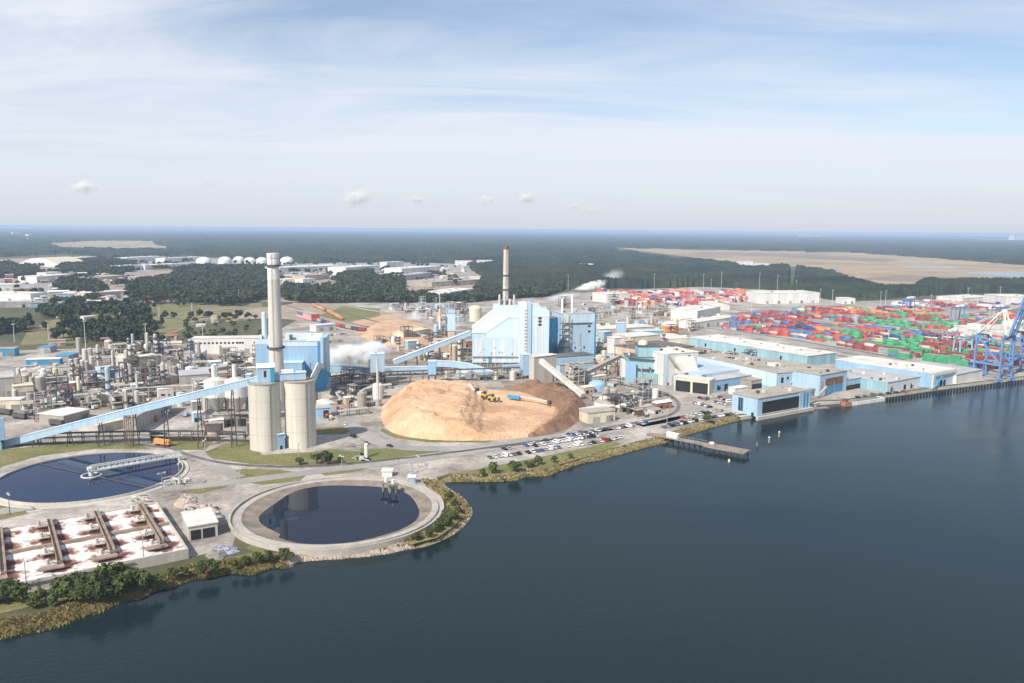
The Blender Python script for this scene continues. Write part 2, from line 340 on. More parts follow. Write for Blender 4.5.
mill_px = [(-200, 520), (-200, 352), (0, 351), (60, 349), (130, 347), (175, 345), (270, 335), (300, 318), (292, 303), (400, 303), (480, 302), (600, 291), (700, 287), (760, 289), (830, 300), (850, 302), (900, 300), (1000, 298), (1200, 300), (1400, 325)]
low_px = [(x, y) for x, y in shore_px if x >= 442 and x < 1150]
mill = [P(*p) for p in mill_px] + [inner[i]+Vector((0, 4)) for i in range(len(shore)-2, 0, -1) if shore_px[i][0] >= 442] + [P(*p) for p in ((380, 481), (240, 520), (232, 548), (0, 600), (-200, 650))]
sheet('pavement', mill, 0.05, 'pavement')
psheet('container_yard', [(722, 331), (752, 310), (800, 303), (1000, 300), (1300, 318), (1300, 352), (955, 371), (905, 358), (850, 352)], 0.10, 'yard_paving')
psheet('town_ground', [(-150, 300), (-150, 262), (0, 259), (140, 255), (300, 264), (455, 263), (500, 272), (455, 300), (300, 302), (180, 300), (60, 302)], 0.10, 'dirt')
psheet('lot_pavement', [(-150, 305), (-150, 285), (60, 283), (140, 292), (140, 301), (80, 300), (0, 306)], 0.2, 'yard_paving')
psheet('warehouse_lot', [(115, 275), (125, 262), (200, 258), (310, 262), (460, 263), (480, 282), (420, 284), (330, 281), (270, 272), (180, 268)], 0.25, 'yard_paving')
psheet('field', [(20, 345), (28, 330), (70, 313), (110, 309), (200, 303), (262, 303), (262, 315), (200, 322), (170, 335), (100, 342)], 0.12, 'field')
psheet('meadow', [(75, 328), (72, 318), (120, 312), (150, 305), (190, 304), (205, 309), (180, 316), (140, 320)], 0.2, 'grass')
psheet('railway_ballast', [(225, 322), (235, 311), (300, 303), (345, 303), (395, 318), (410, 330), (370, 332), (320, 322), (270, 318)], 0.16, 'dirt')
psheet('log_yard', [(345, 330), (352, 322), (392, 312), (420, 320), (445, 333), (440, 345), (400, 350), (372, 340)], 0.2, 'sand')
psheet('bare_earth', [(378, 345), (440, 332), (470, 338), (474, 368), (440, 378), (385, 378), (330, 372), (345, 366)], 0.13, 'mill_dirt')
psheet('bare_earth', [(328, 376), (386, 380), (382, 402), (360, 412), (336, 405)], 0.12, 'mill_dirt')
psheet('bare_earth', [(560, 340), (600, 322), (660, 318), (690, 332), (690, 346), (664, 350), (664, 384), (630, 388), (600, 400), (585, 399), (560, 388)], 0.12, 'mill_dirt')
psheet('bare_earth', [(690, 352), (740, 362), (775, 374), (745, 382), (698, 372)], 0.12, 'mill_dirt')
psheet('bare_earth', [(10, 372), (100, 362), (190, 352), (255, 358), (255, 392), (190, 402), (100, 410), (60, 412), (20, 404)], 0.12, 'mill_dirt')
psheet('bare_earth', [(500, 381), (560, 380), (600, 398), (588, 412), (560, 436), (540, 440)], 0.11, 'mill_dirt')
psheet('verge', [(318, 316), (345, 306), (380, 309), (380, 316), (350, 322)], 0.22, 'grass')
for nm, px, mm, z in (
    ('lawn', [(205, 452), (225, 444), (252, 441), (262, 455), (312, 452), (330, 449), (360, 452), (372, 460), (340, 464), (300, 466), (250, 464), (212, 459)], 'grass', .10),
    ('lawn', [(228, 471), (245, 469), (280, 470), (308, 474), (300, 481), (262, 485), (238, 481)], 'grass', .10),
    ('lawn', [(318, 472), (345, 467), (375, 466), (360, 471), (325, 476)], 'grass', .10),
    ('lawn', [(-80, 474), (-40, 455), (0, 450), (60, 444), (132, 441), (150, 449), (95, 449), (40, 456), (5, 466), (-40, 486)], 'grass', .10),
    ('lawn', [(158, 437), (195, 434), (215, 440), (205, 450), (176, 450)], 'grass', .10),
    ('lawn', [(-60, 512), (0, 504), (24, 509), (28, 514), (0, 520), (-60, 528)], 'grass', .10),
    ('lawn', [(180, 493), (222, 484), (228, 487), (200, 494)], 'grass', .10),
    ('lawn', [(314, 428), (345, 426), (354, 429), (346, 434), (318, 435)], 'grass', .10),
    ('lawn', [(360, 449), (445, 447), (444, 451), (385, 460), (362, 464)], 'grass', .10),
    ('lawn', [(382, 428), (400, 435), (430, 440), (490, 441), (485, 442.5), (430, 442.5), (395, 438), (380, 431)], 'grass', .14),
    ('lawn', [(455, 473), (500, 465), (560, 453), (590, 447), (612, 441), (622, 444), (590, 456), (545, 469), (480, 477)], 'grass', .10),
    ('lawn', [(187, 570), (215, 560), (262, 551), (274, 555), (230, 561), (180, 574), (120, 586), (60, 600), (0, 614), (-150, 648), (-150, 640), (0, 604)], 'grass', .10),
    ('lawn', [(245, 548), (256, 542), (266, 550), (256, 554)], 'grass', .12),
    ('lawn', [(575, 414), (588, 411), (590, 419), (577, 422)], 'grass', .12)):
    psheet(nm, px, z, mm)
psheet('peninsula', [(443, 490), (452, 492), (462, 501), (464, 512), (455, 526), (437, 538), (410, 545), (420, 532), (438, 515), (444, 502)], 0.12, 'reed')
for w, px in ((9, [(-120, 528), (0, 512), (120, 494), (200, 486), (260, 479), (330, 470), (400, 462), (440, 457), (500, 448), (560, 440), (620, 429), (670, 420), (720, 411)]),
              (8, [(190, 452), (215, 465), (238, 478)]), (11, [(352, 412), (345, 420), (362, 432), (388, 445), (440, 449), (500, 445), (560, 436), (630, 425)]),
              (7, [(600, 377), (640, 389), (668, 397), (680, 408), (676, 418), (640, 426)]), (8, [(330, 345), (345, 352), (360, 364), (330, 395), (345, 412)])):
    strip('road', px, w, 0.16, 'road')
def rails(px, z=0.2):
    c = smooth_line([P(*p) for p in px]); mb = MB()
    for off, w in ((0.75, .16), (-0.75, .16)):
        l = offset_line(c, off)
        for i in range(len(l)-1): mb.beam(V3(l[i], z+.2), V3(l[i+1], z+.2), w, .18)
    n = len(c); a, b = offset_line(c, 1.6), offset_line(c, -1.6)
    mb.add([V3(p, z) for p in a]+[V3(p, z) for p in b], [(i, n+i, n+i+1, i+1) for i in range(n-1)], 1)
    return tag(mb.build('railway_track', ['dark_metal', 'dark_concrete']), kind='structure')
rails([(-100, 455), (60, 443), (160, 447), (190, 456), (230, 464), (300, 467), (380, 461), (450, 453), (540, 441)])
rails([(640, 385), (665, 393), (678, 403), (674, 413), (650, 420), (590, 431)])
rails([(285, 305), (330, 318), (380, 330), (430, 340)]); rails([(315, 304), (350, 315), (400, 327), (450, 336)])
rails([(640, 322), (740, 332), (840, 348), (905, 360)]); rails([(650, 318), (745, 327), (850, 343), (940, 360)]); rails([(600, 308), (700, 310), (760, 318)])
rails([(840, 352), (905, 362.5)]); rails([(835, 355), (890, 365)])
mat('marsh_dark', (0.25, 0.19, 0.145), 0.95, col2=(0.19, 0.15, 0.12), scale=0.006)
# far country: marsh and open water
for px in ([(612, 247), (700, 248.5), (850, 251), (930, 256), (1024, 261), (1250, 267), (1250, 296), (1024, 288), (940, 289), (900, 286), (850, 284), (835, 274), (800, 267), (750, 264), (680, 256), (640, 251)],
           [(45, 243.5), (100, 240.5), (152, 241), (156, 245), (190, 249), (150, 251), (105, 250), (60, 249)]):
    psheet('marsh', px, 0.6, 'marsh')
for px in ([(955, 273), (1010, 272), (1250, 277), (1250, 280), (1010, 277)], [(905, 266), (960, 267), (955, 269), (905, 268)]): psheet('pond', px, 0.9, 'pond_water')

# ------------------------------------------------------------------ woods
def hashn(ix, iy, s):
    h = (ix.astype(np.int64)*374761393 + iy.astype(np.int64)*668265263 + s*982451653) & 0x7fffffff
    h = ((h ^ (h >> 13))*1274126177) & 0x7fffffff; return ((h ^ (h >> 16)) & 0xffff)/65535.0
def vnoise(x, y, cell, s=0):
    x = x/cell; y = y/cell; ix, iy = np.floor(x), np.floor(y); fx, fy = x-ix, y-iy; fx = fx*fx*(3-2*fx); fy = fy*fy*(3-2*fy)
    a, b, c, d = hashn(ix, iy, s), hashn(ix+1, iy, s), hashn(ix, iy+1, s), hashn(ix+1, iy+1, s)
    return (a*(1-fx)+b*fx)*(1-fy)+(c*(1-fx)+d*fx)*fy
def projn(x, y, z=0.0):
    dz = z-CAM_H; w = x*f0.x+y*f0.y+dz*f0.z; return 512+FPX*(x*cr.x+y*cr.y+dz*cr.z)/w, 341.5-FPX*(x*cu.x+y*cu.y+dz*cu.z)/w
FOREST = [(-220, 226.0), (1250, 237.5), (1250, 291), (1024, 293), (960, 293), (900, 298), (850, 301), (832, 300), (790, 291), (700, 286.5), (600, 289), (560, 290), (520, 293.5), (486, 296), (478, 288), (483, 277), (462, 264), (400, 262), (300, 263), (250, 258), (180, 255), (140, 258), (60, 254), (0, 257), (-220, 258)]
CLEAR = [[(600, 247.3), (700, 249.6), (850, 252.5), (930, 258), (1024, 265), (1250, 271), (1250, 284), (1024, 283), (940, 284), (915, 287), (930, 291), (890, 292), (868, 287), (850, 284), (835, 276), (800, 270), (750, 268), (690, 261.5), (640, 255.5), (606, 250)],
         [(45, 243.5), (100, 240.5), (152, 241), (156, 245), (190, 249), (150, 251.5), (105, 250.5), (60, 249.5)],
         [(454, 262), (500, 262), (497, 266.5), (456, 266.5)], [(735, 263), (772, 264), (770, 269.5), (738, 268)], [(285, 250), (385, 249.5), (385, 251.2), (290, 251.8)], [(386, 247), (545, 248), (545, 249), (386, 248.3)],
         [(788, 289), (790, 270), (796, 270), (793, 290)], [(578, 266), (594, 266), (594, 268), (578, 268)], [(960, 238.5), (1250, 240), (1250, 242.5), (985, 241)], [(12, 233.5), (34, 234), (34, 235.5), (12, 235)], [(110, 246.5), (190, 247), (190, 249), (120, 249)]]
ang = np.linspace(math.atan(-700/800), math.atan(720/800), 1800); rad = [1560.0]
while rad[-1] < 52000: rad.append(rad[-1]+max(6.5, rad[-1]**2/104000/2.6))
rad = np.array(rad); nr, na = len(rad), len(ang)
RR, AA = np.meshgrid(rad, ang, indexing='ij'); AA = AA+(rng.random(AA.shape)-.5)*(ang[1]-ang[0])*.8
X, Y = RR*np.sin(AA), RR*np.cos(AA)
fx, fy = projn(X, Y); wob = (vnoise(X, Y, 60, 5)-.5)
mask = inpoly(fx, fy+wob*1.6, FOREST)
for c in CLEAR: mask &= ~inpoly(fx, fy+wob*0.7, c)
far = np.clip((RR-5000)/20000, 0, 1)
mask &= ~((vnoise(X, Y, 900, 9)*.6+vnoise(X, Y, 260, 8)*.4 > 0.80))          # farm clearings far off
Z = 2+11*vnoise(X, Y, 85, 1)+5*vnoise(X, Y, 320, 12)+8*vnoise(X, Y, 12, 2)+4.0*rng.random(X.shape)
Z = np.where(mask, Z, -3.0)
def npmesh(name, verts, faces, mats):
    me = bpy.data.meshes.new(name); k = faces.shape[1]
    me.vertices.add(len(verts)); me.vertices.foreach_set('co', verts.astype(np.float32).ravel())
    me.loops.add(faces.size); me.loops.foreach_set('vertex_index', faces.astype(np.int32).ravel())
    me.polygons.add(len(faces)); me.polygons.foreach_set('loop_start', np.arange(0, faces.size, k, dtype=np.int32)); me.polygons.foreach_set('loop_total', np.full(len(faces), k, np.int32))
    for mm in mats: me.materials.append(M[mm] if isinstance(mm, str) else mm)
    me.update(calc_edges=True); return me
idx = np.arange(nr*na).reshape(nr, na)
fq = np.stack([idx[:-1, :-1], idx[:-1, 1:], idx[1:, 1:], idx[1:, :-1]], -1).reshape(-1, 4)
keep = (Z.ravel()[fq] > 0).any(1); fq = fq[keep][:, ::-1]
used = np.unique(fq); remap = np.full(nr*na, -1); remap[used] = np.arange(len(used))
tag(link('distant_forest', npmesh('distant_forest', np.stack([X.ravel(), Y.ravel(), Z.ravel()], -1)[used], remap[fq], ['canopy'])), 'hazy blue green forest stretching to the horizon behind the mill and yard', 'forest', kind='stuff')

def crown_faces(nl, size, rx, rz, seed, lobes=5, z0=0.0):
    """leaf clumps spread through a lumpy crown; returns (n,4,3)"""
    r = np.random.default_rng(seed)
    lc = r.normal(size=(lobes, 3)); lc /= np.linalg.norm(lc, axis=1)[:, None]; lc *= np.array([rx*.5, rx*.5, rz*.42]); lr = r.uniform(.45, .72, lobes)
    k = r.integers(0, lobes, nl); d = r.normal(size=(nl, 3)); d /= np.linalg.norm(d, axis=1)[:, None]; d[:, 2] = np.where(d[:, 2] < -.3, -d[:, 2], d[:, 2])
    rad_ = lr[k]*r.uniform(.6, 1.08, nl); c = lc[k]+d*rad_[:, None]*np.array([rx, rx, rz])
    nrm = d+r.normal(size=(nl, 3))*.45; nrm /= np.linalg.norm(nrm, axis=1)[:, None]
    t = np.cross(nrm, r.normal(size=(nl, 3))); t /= np.linalg.norm(t, axis=1)[:, None]; b = np.cross(nrm, t); s = size*r.uniform(.6, 1.4, nl)[:, None]
    q = np.stack([c-t*s-b*s*.7, c+t*s-b*s*.6, c+t*s*.8+b*s*.8, c-t*s*.7+b*s], 1); q[:, :, 2] += z0+rz*.9; return q
TREES = {}
def tree_proto(kind, m, nl, size, rx, rz, trunk, n=4, lobes=5):
    out = []
    for i in range(n):
        q = crown_faces(nl, size, rx, rz, hash(kind) % 1000+i*17 if False else sum(map(ord, kind))+i*17, lobes, trunk)
        cm = npmesh(kind+'_crown', q.reshape(-1, 3), np.arange(len(q)*4).reshape(-1, 4), [m])
        t = MB(); t.cyl(0, 0, 0, trunk+rz*.7, rx*.07, rx*.03, 7)
        for a in range(4):
            an = a*1.57+i; t.beam((0, 0, trunk*.9), (math.cos(an)*rx*.5, math.sin(an)*rx*.5, trunk+rz*.8), rx*.03)
        out.append((cm, t.mesh(kind+'_trunk', 'trunk')))
    TREES[kind] = out
tree_proto('wood_tree', 'leaf_dark', 170, 1.25, 5.2, 5.4, 2.5, 5, 6)
tree_proto('bush_tree', 'leaf_mid', 210, .85, 4.0, 3.6, 1.0, 4, 5)
tree_proto('shore_tree', 'leaf_shore', 750, .34, 3.2, 2.9, .8, 4, 7)
tree_proto('pine_tree', 'leaf_dark', 150, 1.1, 3.6, 7.5, 3.5, 3, 5)
def tree(kind, name, x, y, s, label, group=None, cat='tree'):
    cm, tm = random.choice(TREES[kind]); o = thing(name, label, cat, (x, y, 0.05), random.uniform(0, 6.28), group); o.scale = (s*random.uniform(.9, 1.1), s*random.uniform(.9, 1.1), s*random.uniform(.85, 1.15))
    link('crown', cm, o); link('trunk', tm, o); return o
KEEP_CLEAR = []
WOODS = {
 'in the wood left of the tall chimney': [(125, 300), (130, 286), (170, 279), (185, 269), (268, 268), (268, 300), (230, 306), (200, 304), (180, 302)],
 'in the belt of trees right of the tall chimney': [(280, 299), (285, 287), (330, 292), (345, 283), (380, 280), (402, 276), (405, 297), (465, 298), (470, 303), (400, 303), (300, 303)],
 'in the grove before the pale warehouses': [(55, 291), (60, 282), (95, 278), (97, 284), (90, 293), (62, 294)],
 'in the grove behind the pale warehouses': [(60, 265), (75, 260), (125, 262), (140, 269), (120, 276), (80, 276)],
 'in the wood at the far left edge': [(-60, 267), (0, 265), (38, 270), (38, 276), (0, 279), (-60, 281)],
 'in the small clump by the railway': [(85, 301), (100, 287), (108, 292), (105, 299), (92, 305)],
 'in the tree line beyond the meadow': [(-30, 326), (15, 309), (75, 304), (100, 308), (148, 311), (148, 319), (115, 324), (70, 326), (30, 332), (-30, 338)],
 'at the left edge behind the process plant': [(-40, 348), (-40, 328), (20, 322), (28, 333), (45, 338), (45, 348), (10, 350)],
 'behind the grey process plant tanks': [(45, 338), (70, 329), (110, 322), (150, 325), (175, 334), (172, 345), (150, 349), (100, 346), (48, 349)],
 'scattered among the town warehouses': [(-150, 304), (-150, 264), (140, 258), (330, 264), (455, 265), (470, 300), (300, 303), (120, 302), (60, 306)],
 'scattered round the meadow': [(-40, 350), (-40, 304), (100, 300), (270, 302), (262, 318), (200, 330), (185, 345), (100, 350)],
 'in the tree clump by the far depot': [(470, 303), (478, 288), (500, 293), (560, 289), (560, 295), (500, 300)],
 'beyond the town warehouses': [(330, 282), (345, 276), (372, 272), (376, 279), (350, 285)]}
cand = []
for lab, px in WOODS.items():
    w = [P(*p) for p in px]; xs = [p.x for p in w]; ys = [p.y for p in w]; sp = 8.2
    gx, gy = np.meshgrid(np.arange(min(xs), max(xs), sp), np.arange(min(ys), max(ys), sp)); gx = gx+rng.uniform(-.5, .5, gx.shape)*sp; gy = gy+rng.uniform(-.5, .5, gy.shape)*sp
    px_, py_ = projn(gx, gy); ok = inpoly(px_, py_+(vnoise(gx, gy, 40, 4)-.5)*3, px)
    dens = 0.13 if 'scattered' in lab else 0.30 if 'behind the grey' in lab or 'left edge behind' in lab else 0.34 if 'beyond the meadow' in lab else 0.9
    ok &= (vnoise(gx, gy, 45, 3)*.7+rng.random(gx.shape)*.3 < dens*.92+.06)
    for x, y in zip(gx[ok], gy[ok]): cand.append((math.hypot(x, y), x, y, lab))
cand.sort(); cand = [c for c in cand if all((c[1]-q[0])**2+(c[2]-q[1])**2 > q[2] for q in KEEP_CLEAR)]; NEAR_TREES, far_trees = cand[:250], cand[250:]
for d, x, y, lab in NEAR_TREES:
    pine = random.random() < .25; s = random.uniform(.75, 1.25)
    tree('pine_tree' if pine else 'wood_tree', 'pine_tree' if pine else 'broadleaf_tree', x, y, s, ('narrow dark green tree ' if pine else 'rounded dark green tree ')+lab, ('narrow trees ' if pine else 'rounded trees ')+lab)
if far_trees:
    qs = []
    base = [crown_faces(46, 2.1, 5.0, 5.4, 900+i, 5, 2.5) for i in range(10)]
    for d, x, y, lab in far_trees:
        q = base[random.randrange(10)]; a = random.uniform(0, 6.28); s = random.uniform(.75, 1.3); c, n = math.cos(a)*s, math.sin(a)*s
        qs.append(np.stack([q[..., 0]*c-q[..., 1]*n+x, q[..., 0]*n+q[..., 1]*c+y, q[..., 2]*s], -1))
    q = np.concatenate(qs); tag(link('woodland', npmesh('woodland', q.reshape(-1, 3), np.arange(len(q)*4).reshape(-1, 4), ['leaf_dark'])), 'dense dark green woodland between the town warehouses behind the mill', 'woodland', kind='stuff')
print('trees', len(cand), 'canopy', len(used))

# shoreline planting: reeds and riprap as ground cover, bushes and small trees one by one
def scatter_line(i0, i1, dlo, dhi, n):
    ln, li = smooth_line(shore[i0:i1+1], 6), smooth_line(inner[i0:i1+1], 6); out = []
    for _ in range(n):
        k = random.randrange(len(ln)-1); f = random.random(); a = ln[k].lerp(ln[k+1], f); b = li[k].lerp(li[k+1], f); t = random.uniform(dlo, dhi); out.append((a.lerp(b, t), t))
    return out
def si(x): return min(range(len(shore_px)), key=lambda i: abs(shore_px[i][0]-x) + (0 if 442 < shore_px[i][0] or shore_px[i][0] < 440 else 0))
def reeds(name, i0, i1, n, h, m, lab, dlo=0.0, dhi=1.3):
    vs = []
    for p, t in scatter_line(i0, i1, dlo, dhi, n):
        z = ZW*(1-min(1, t)) ; a = random.uniform(0, 3.14); c, s = math.cos(a), math.sin(a); w = random.uniform(.3, .9); hh = h*random.uniform(.5, 1.2)
        lx, ly = random.uniform(-.35, .35), random.uniform(-.35, .35)
        vs += [(p.x-c*w, p.y-s*w, z-.2), (p.x+c*w, p.y+s*w, z-.2), (p.x+c*w*.7+lx, p.y+s*w*.7+ly, z+hh), (p.x-c*w*.8+lx, p.y-s*w*.8+ly, z+hh*.8)]
    q = np.array(vs); tag(link(name, npmesh(name, q, np.arange(len(q)).reshape(-1, 4), [m])), lab, 'reeds', kind='stuff')
i290, itip, icove = si(290), shore_px.index((444, 484)), shore_px.index((452, 482))
reeds('reed_fringe', 0, i290, 22000, .75, 'reed', 'yellow brown reeds fringing the river bank at lower left')
reeds('shore_grass', shore_px.index((380, 555)), itip, 2600, 1.0, 'reed', 'brown rough grass on the point beside the round basin', .3, 2.6)
reeds('bank_grass', icove, iq, 8000, .6, 'reed', 'golden grass along the river bank below the car park')
def rocks(name, i0, i1, n, lab, smax=.9, dlo=.05, dhi=.75):
    mb = MB()
    for p, t in scatter_line(i0, i1, dlo, dhi, n):
        s = random.uniform(.3, smax); z = ZW*(1-t)+.05; vs = []
        for k in range(6):
            a = k*1.047+random.random()*.5; vs.append((p.x+s*math.cos(a)*random.uniform(.7, 1.1), p.y+s*math.sin(a)*random.uniform(.7, 1.1), z-.4))
        vs += [(v[0]*.5+p.x*.5, v[1]*.5+p.y*.5, z+s*random.uniform(.4, .8)) for v in vs]
        mb.add(vs, [(k, (k+1) % 6, 6+(k+1) % 6, 6+k) for k in range(6)]+[tuple(range(6, 12))])
    tag(mb.build(name, 'rock'), lab, 'rocks', kind='stuff')
rocks('riprap', i290, shore_px.index((404, 550)), 1100, 'pinkish riprap stones below the rim of the round basin')
rocks('point_rocks', shore_px.index((404, 550)), itip, 320, 'pale stones edging the grassy point', .9)
rocks('bank_rocks', icove, iq, 520, 'pale rubble along the river bank below the car park', .8, .45, 1.15)
SH = [(8, 604, 1.33), (-18, 607, 1.48), (22, 604, 1.09), (-50, 613, 1.48), (40, 603, 0.89), (58, 598, 1.23), (70, 601, 1.53), (84, 602, 1.33), (78, 596, 1.29), (100, 598, 1.59), (112, 591, 1.72), (124, 589, 1.68), (134, 589, 1.38), (118, 598, 1.38), (146, 591, 1.14), (155, 588, 0.94), (104, 601, 1.09), (92, 603, 0.99), (52, 607, 0.79), (33, 609, 0.69)]
n_ = []
for x, y, s in SH: p = P(x, y); n_.append(tree('shore_tree', 'shore_bush', p.x, p.y, s, '', 'bushes below the foam basin', 'bush'))
number_left_to_right(n_, 'dense green bush on the bank below the foam basin, @ along the shore')
n_ = []
for x, y, s in [(172, 579, .7), (184, 576, .55), (205, 574, .85), (212, 573, .9), (236, 568, .6), (246, 566, .65), (258, 563, .7), (270, 562, .75), (284, 560, .7), (290, 560, .5), (200, 577, .6)]: p = P(x, y); n_.append(tree('shore_tree', 'shore_bush', p.x, p.y, s, '', 'low bushes left of the round basin', 'bush'))
number_left_to_right(n_, 'low green bush on the grassy bank by the round basin, @')
n_ = []
for x, y, s in [(418, 541, .6), (428, 538, .7), (437, 533, .85), (447, 527, .9), (452, 520, .8), (446, 517, .7), (455, 507, .6), (449, 498, .55), (458, 514, .6), (440, 527, .7)]: p = P(x, y); n_.append(tree('shore_tree', 'shore_bush', p.x, p.y, s, '', 'bushes on the grassy point', 'bush'))
number_left_to_right(n_, 'green bush on the grassy point right of the round basin, @')
n_ = []
for x, y, s in [(492, 474, 1.1), (515, 472, 1.15), (538, 465, .8), (533, 467, .6), (528, 468, .7), (554, 463, .6), (483, 476, .6), (570, 459, .5)]: p = P(x, y); n_.append(tree('shore_tree', 'shore_bush', p.x, p.y, s, '', 'bushes on the bank below the car park', 'bush'))
number_left_to_right(n_, 'round green bush on the bank below the car park, @')
for x, y, s, l in [(300, 465, .85, 'low brownish bush on the lawn in front of the silos'), (317, 464, 1.0, 'darker of the two bushy trees in front of the silos'), (328, 464, 1.35, 'bigger bright bushy tree on the lawn before the right silo'), (340, 463, .6, 'small shrub beside the bushy tree before the right silo'), (708, 423, 1.1, 'lone dark green tree on the bank beside the parked cars')]:
    p = P(x, y); tree('shore_tree', 'bush_tree', p.x, p.y, s*1.0, l)

psheet('marsh_flat', [(850, 279), (900, 276), (1024, 279), (1250, 283), (1250, 288), (1024, 284), (940, 284)], 1.2, 'marsh_dark')
psheet('marsh_flat', [(700, 252), (800, 254), (900, 260), (880, 262), (780, 257), (690, 254)], 1.2, 'marsh_dark')
for w_, px in ((7, [(190, 322), (225, 315), (262, 311)]), (14, [(-120, 299), (0, 297.5), (100, 295), (140, 293)]), (9, [(145, 319), (190, 313), (225, 309), (262, 308)]), (10, [(385, 293), (430, 291), (475, 289)]), (9, [(300, 300), (350, 299), (420, 301), (480, 301)]), (9, [(560, 306), (620, 307), (700, 312), (735, 322)]), (8, [(345, 306), (385, 313), (420, 322), (445, 330)])): strip('road', px, w_, 0.3, 'yard_paving')
# ------------------------------------------------------------------ water treatment works in the foreground
GZ = 33.8
def part(name, mb, m, parent, label=None, smooth=False):
    o = mb.build(name, m, parent, smooth)
    if label: o['label'] = label
    return o
mat('rim_grey', (.44, .41, .365), .85, col2=(.33, .30, .265), scale=.15, fine=.15)
# round basin at the river
bx, by, br = -79.3, 355.2, 48.4
t = thing('round_basin', 'round concrete basin half full of dark water at the river edge', 'basin', (bx, by, 0))
mb = MB(); mb.ring(0, 0, [(br+.1, -3.5), (br, 1.9), (br-1.0, 1.9), (br-1.05, .9), (br-2.6, .9), (br-2.65, 1.75), (br-5.6, 1.65)], 120); part('rim', mb, 'rim_grey', t)
mb = MB(); n = 120; vs = []
for i in range(n):
    a = 2*math.pi*i/n
    w = (2.2+1.6*math.sin(a*2+1.0)+1.0*math.sin(a*5))*(1.6 if math.cos(a-2.6) > 0 else .8)
    for k, (r, z) in enumerate(((br-5.6, 1.6), (br-7.2, 1.2), (br-8.2-w, .42), (br-12-w, .15))): vs.append((r*math.cos(a), r*math.sin(a), z))
mb.add(vs, [(i*4+q, ((i+1) % n)*4+q, ((i+1) % n)*4+q+1, i*4+q+1) for i in range(n) for q in range(3)]); part('sludge_beach', mb, mat('sludge', (0.27, 0.225, 0.18), .95, col2=(0.16, 0.13, 0.105), scale=.15, fine=.25), t)
part('water_surface', MB().cyl(0, 0, .3, .4, br-7.4, n=96), 'basin_water', t)
mb = MB()
for i in range(72):
    a = 2*math.pi*i/72; b = 2*math.pi*(i+1)/72; r = br-.5
    mb.beam((r*math.cos(a), r*math.sin(a), 1.9), (r*math.cos(a), r*math.sin(a), 3.0), .09); mb.beam((r*math.cos(a), r*math.sin(a), 2.95), (r*math.cos(b), r*math.sin(b), 2.95), .07)
part('handrail', mb, 'pale_metal', t)
# old clarifier, bright blue water, walkway bridge
qx, qy, qr = -219, 403.5, 44.0
t = thing('clarifier', 'wide blue clarifier pond crossed by a white truss walkway', 'clarifier', (qx, qy, 0))
part('rim', MB().ring(0, 0, [(qr+3.6, 0), (qr+3.4, .5), (qr+.6, .55), (qr+.5, 1.7), (qr, 1.7), (qr-.1, -.5)], 96), 'concrete', t)
part('water_surface', MB().cyl(0, 0, .3, .95, qr-.05, n=96), 'clarifier_water', t)
mb = MB(); mb.ring(0, 0, [(5.0, .2), (4.95, 1.4), (4.3, 1.4), (4.2, .2)], 36); part('centre_ring', mb, 'white', t)
mb = MB(); mb.cyl(0, 0, 0, 4.0, 1.2); mb.box(0, 0, 3.9, 3.2, 3.0, 1.6, .7); part('centre_drive', mb, 'white', t)
mb = MB(); d = Vector((33, 31)).normalized(); pr = Vector((-d.y, d.x))
for s in (-1, 1):
    o = pr*(1.5*s); a = Vector((0, 0))+o; b = d*46.5+o
    mb.beam(V3(a, 3.6), V3(b, 2.9), .45, .5); mb.beam(V3(a, 6.0), V3(b, 5.3), .4, .45)
    for k in range(17):
        p = a.lerp(b, k/16); z = 3.6-.7*k/16; mb.beam(V3(p, z), V3(p, z+2.4), .25)
        if k < 16: p2 = a.lerp(b, (k+1)/16); mb.beam(V3(p, z), V3(p2, z+2.35), .2)
part('truss_walkway', mb, 'white', t); mb = MB(); mb.beam(V3(d*0, 3.55), V3(d*46.5, 2.85), 2.7, .2); part('walkway_deck', mb, 'roof_grey', t)
mb = MB()
for a in (2.67, -.47): mb.beam((6*math.cos(a), 6*math.sin(a), 1.2), (43*math.cos(a), 43*math.sin(a), 1.2), .7, .3)
part('rake_arm', mb, 'dark_metal', t)
# aerated foam basin
fo = Vector((-127.3, 301.2)) - Vector((.83, .555))*112
t = thing('foam_basin', 'rectangular aeration basin full of white foam with brown patches', 'basin', (fo.x, fo.y, 0), R(GZ))
L, W = 112.0, 65.0; mb = MB()
for x, y, sx, sy in ((L/2, .4, L, .8), (L/2, W-.4, L, .8), (L-.4, W/2, .8, W-1.6), (.4, W/2, .8, W-1.6)): mb.box(x, y, -3, sx, sy, 7.1)
part('wall', mb, 'concrete', t)
foam = bpy.data.materials.new('foam'); foam.use_nodes = True; ns, ls = foam.node_tree.nodes, foam.node_tree.links; pb = ns['Principled BSDF']; pb.inputs['Roughness'].default_value = .9
wx = [L-7.3-18.0*k for k in range(6)]; aer = [(x-.4, y) for x in wx for y in (10, 23, 42, 57)]
mb = MB(); nx, ny = 330, 190; gx, gy = np.meshgrid(np.linspace(.8, L-.8, nx), np.linspace(.8, W-.8, ny), indexing='ij')
dd = np.full(gx.shape, 99.0)
for ax, ay in aer: dd = np.minimum(dd, np.hypot((gx-ax+.2)/2.5, (gy-ay-.3)/2.0)+(vnoise(gx*1.0+ay, gy+ax, 2.2, 3)-.5)*1.7+(vnoise(gx+ay, gy*1.0+ax, .7, 6)-.5)*1.0)
z = 3.15+.35*vnoise(gx, gy, 2.2, 1)-.75*np.clip(1-dd/3.6, 0, 1)
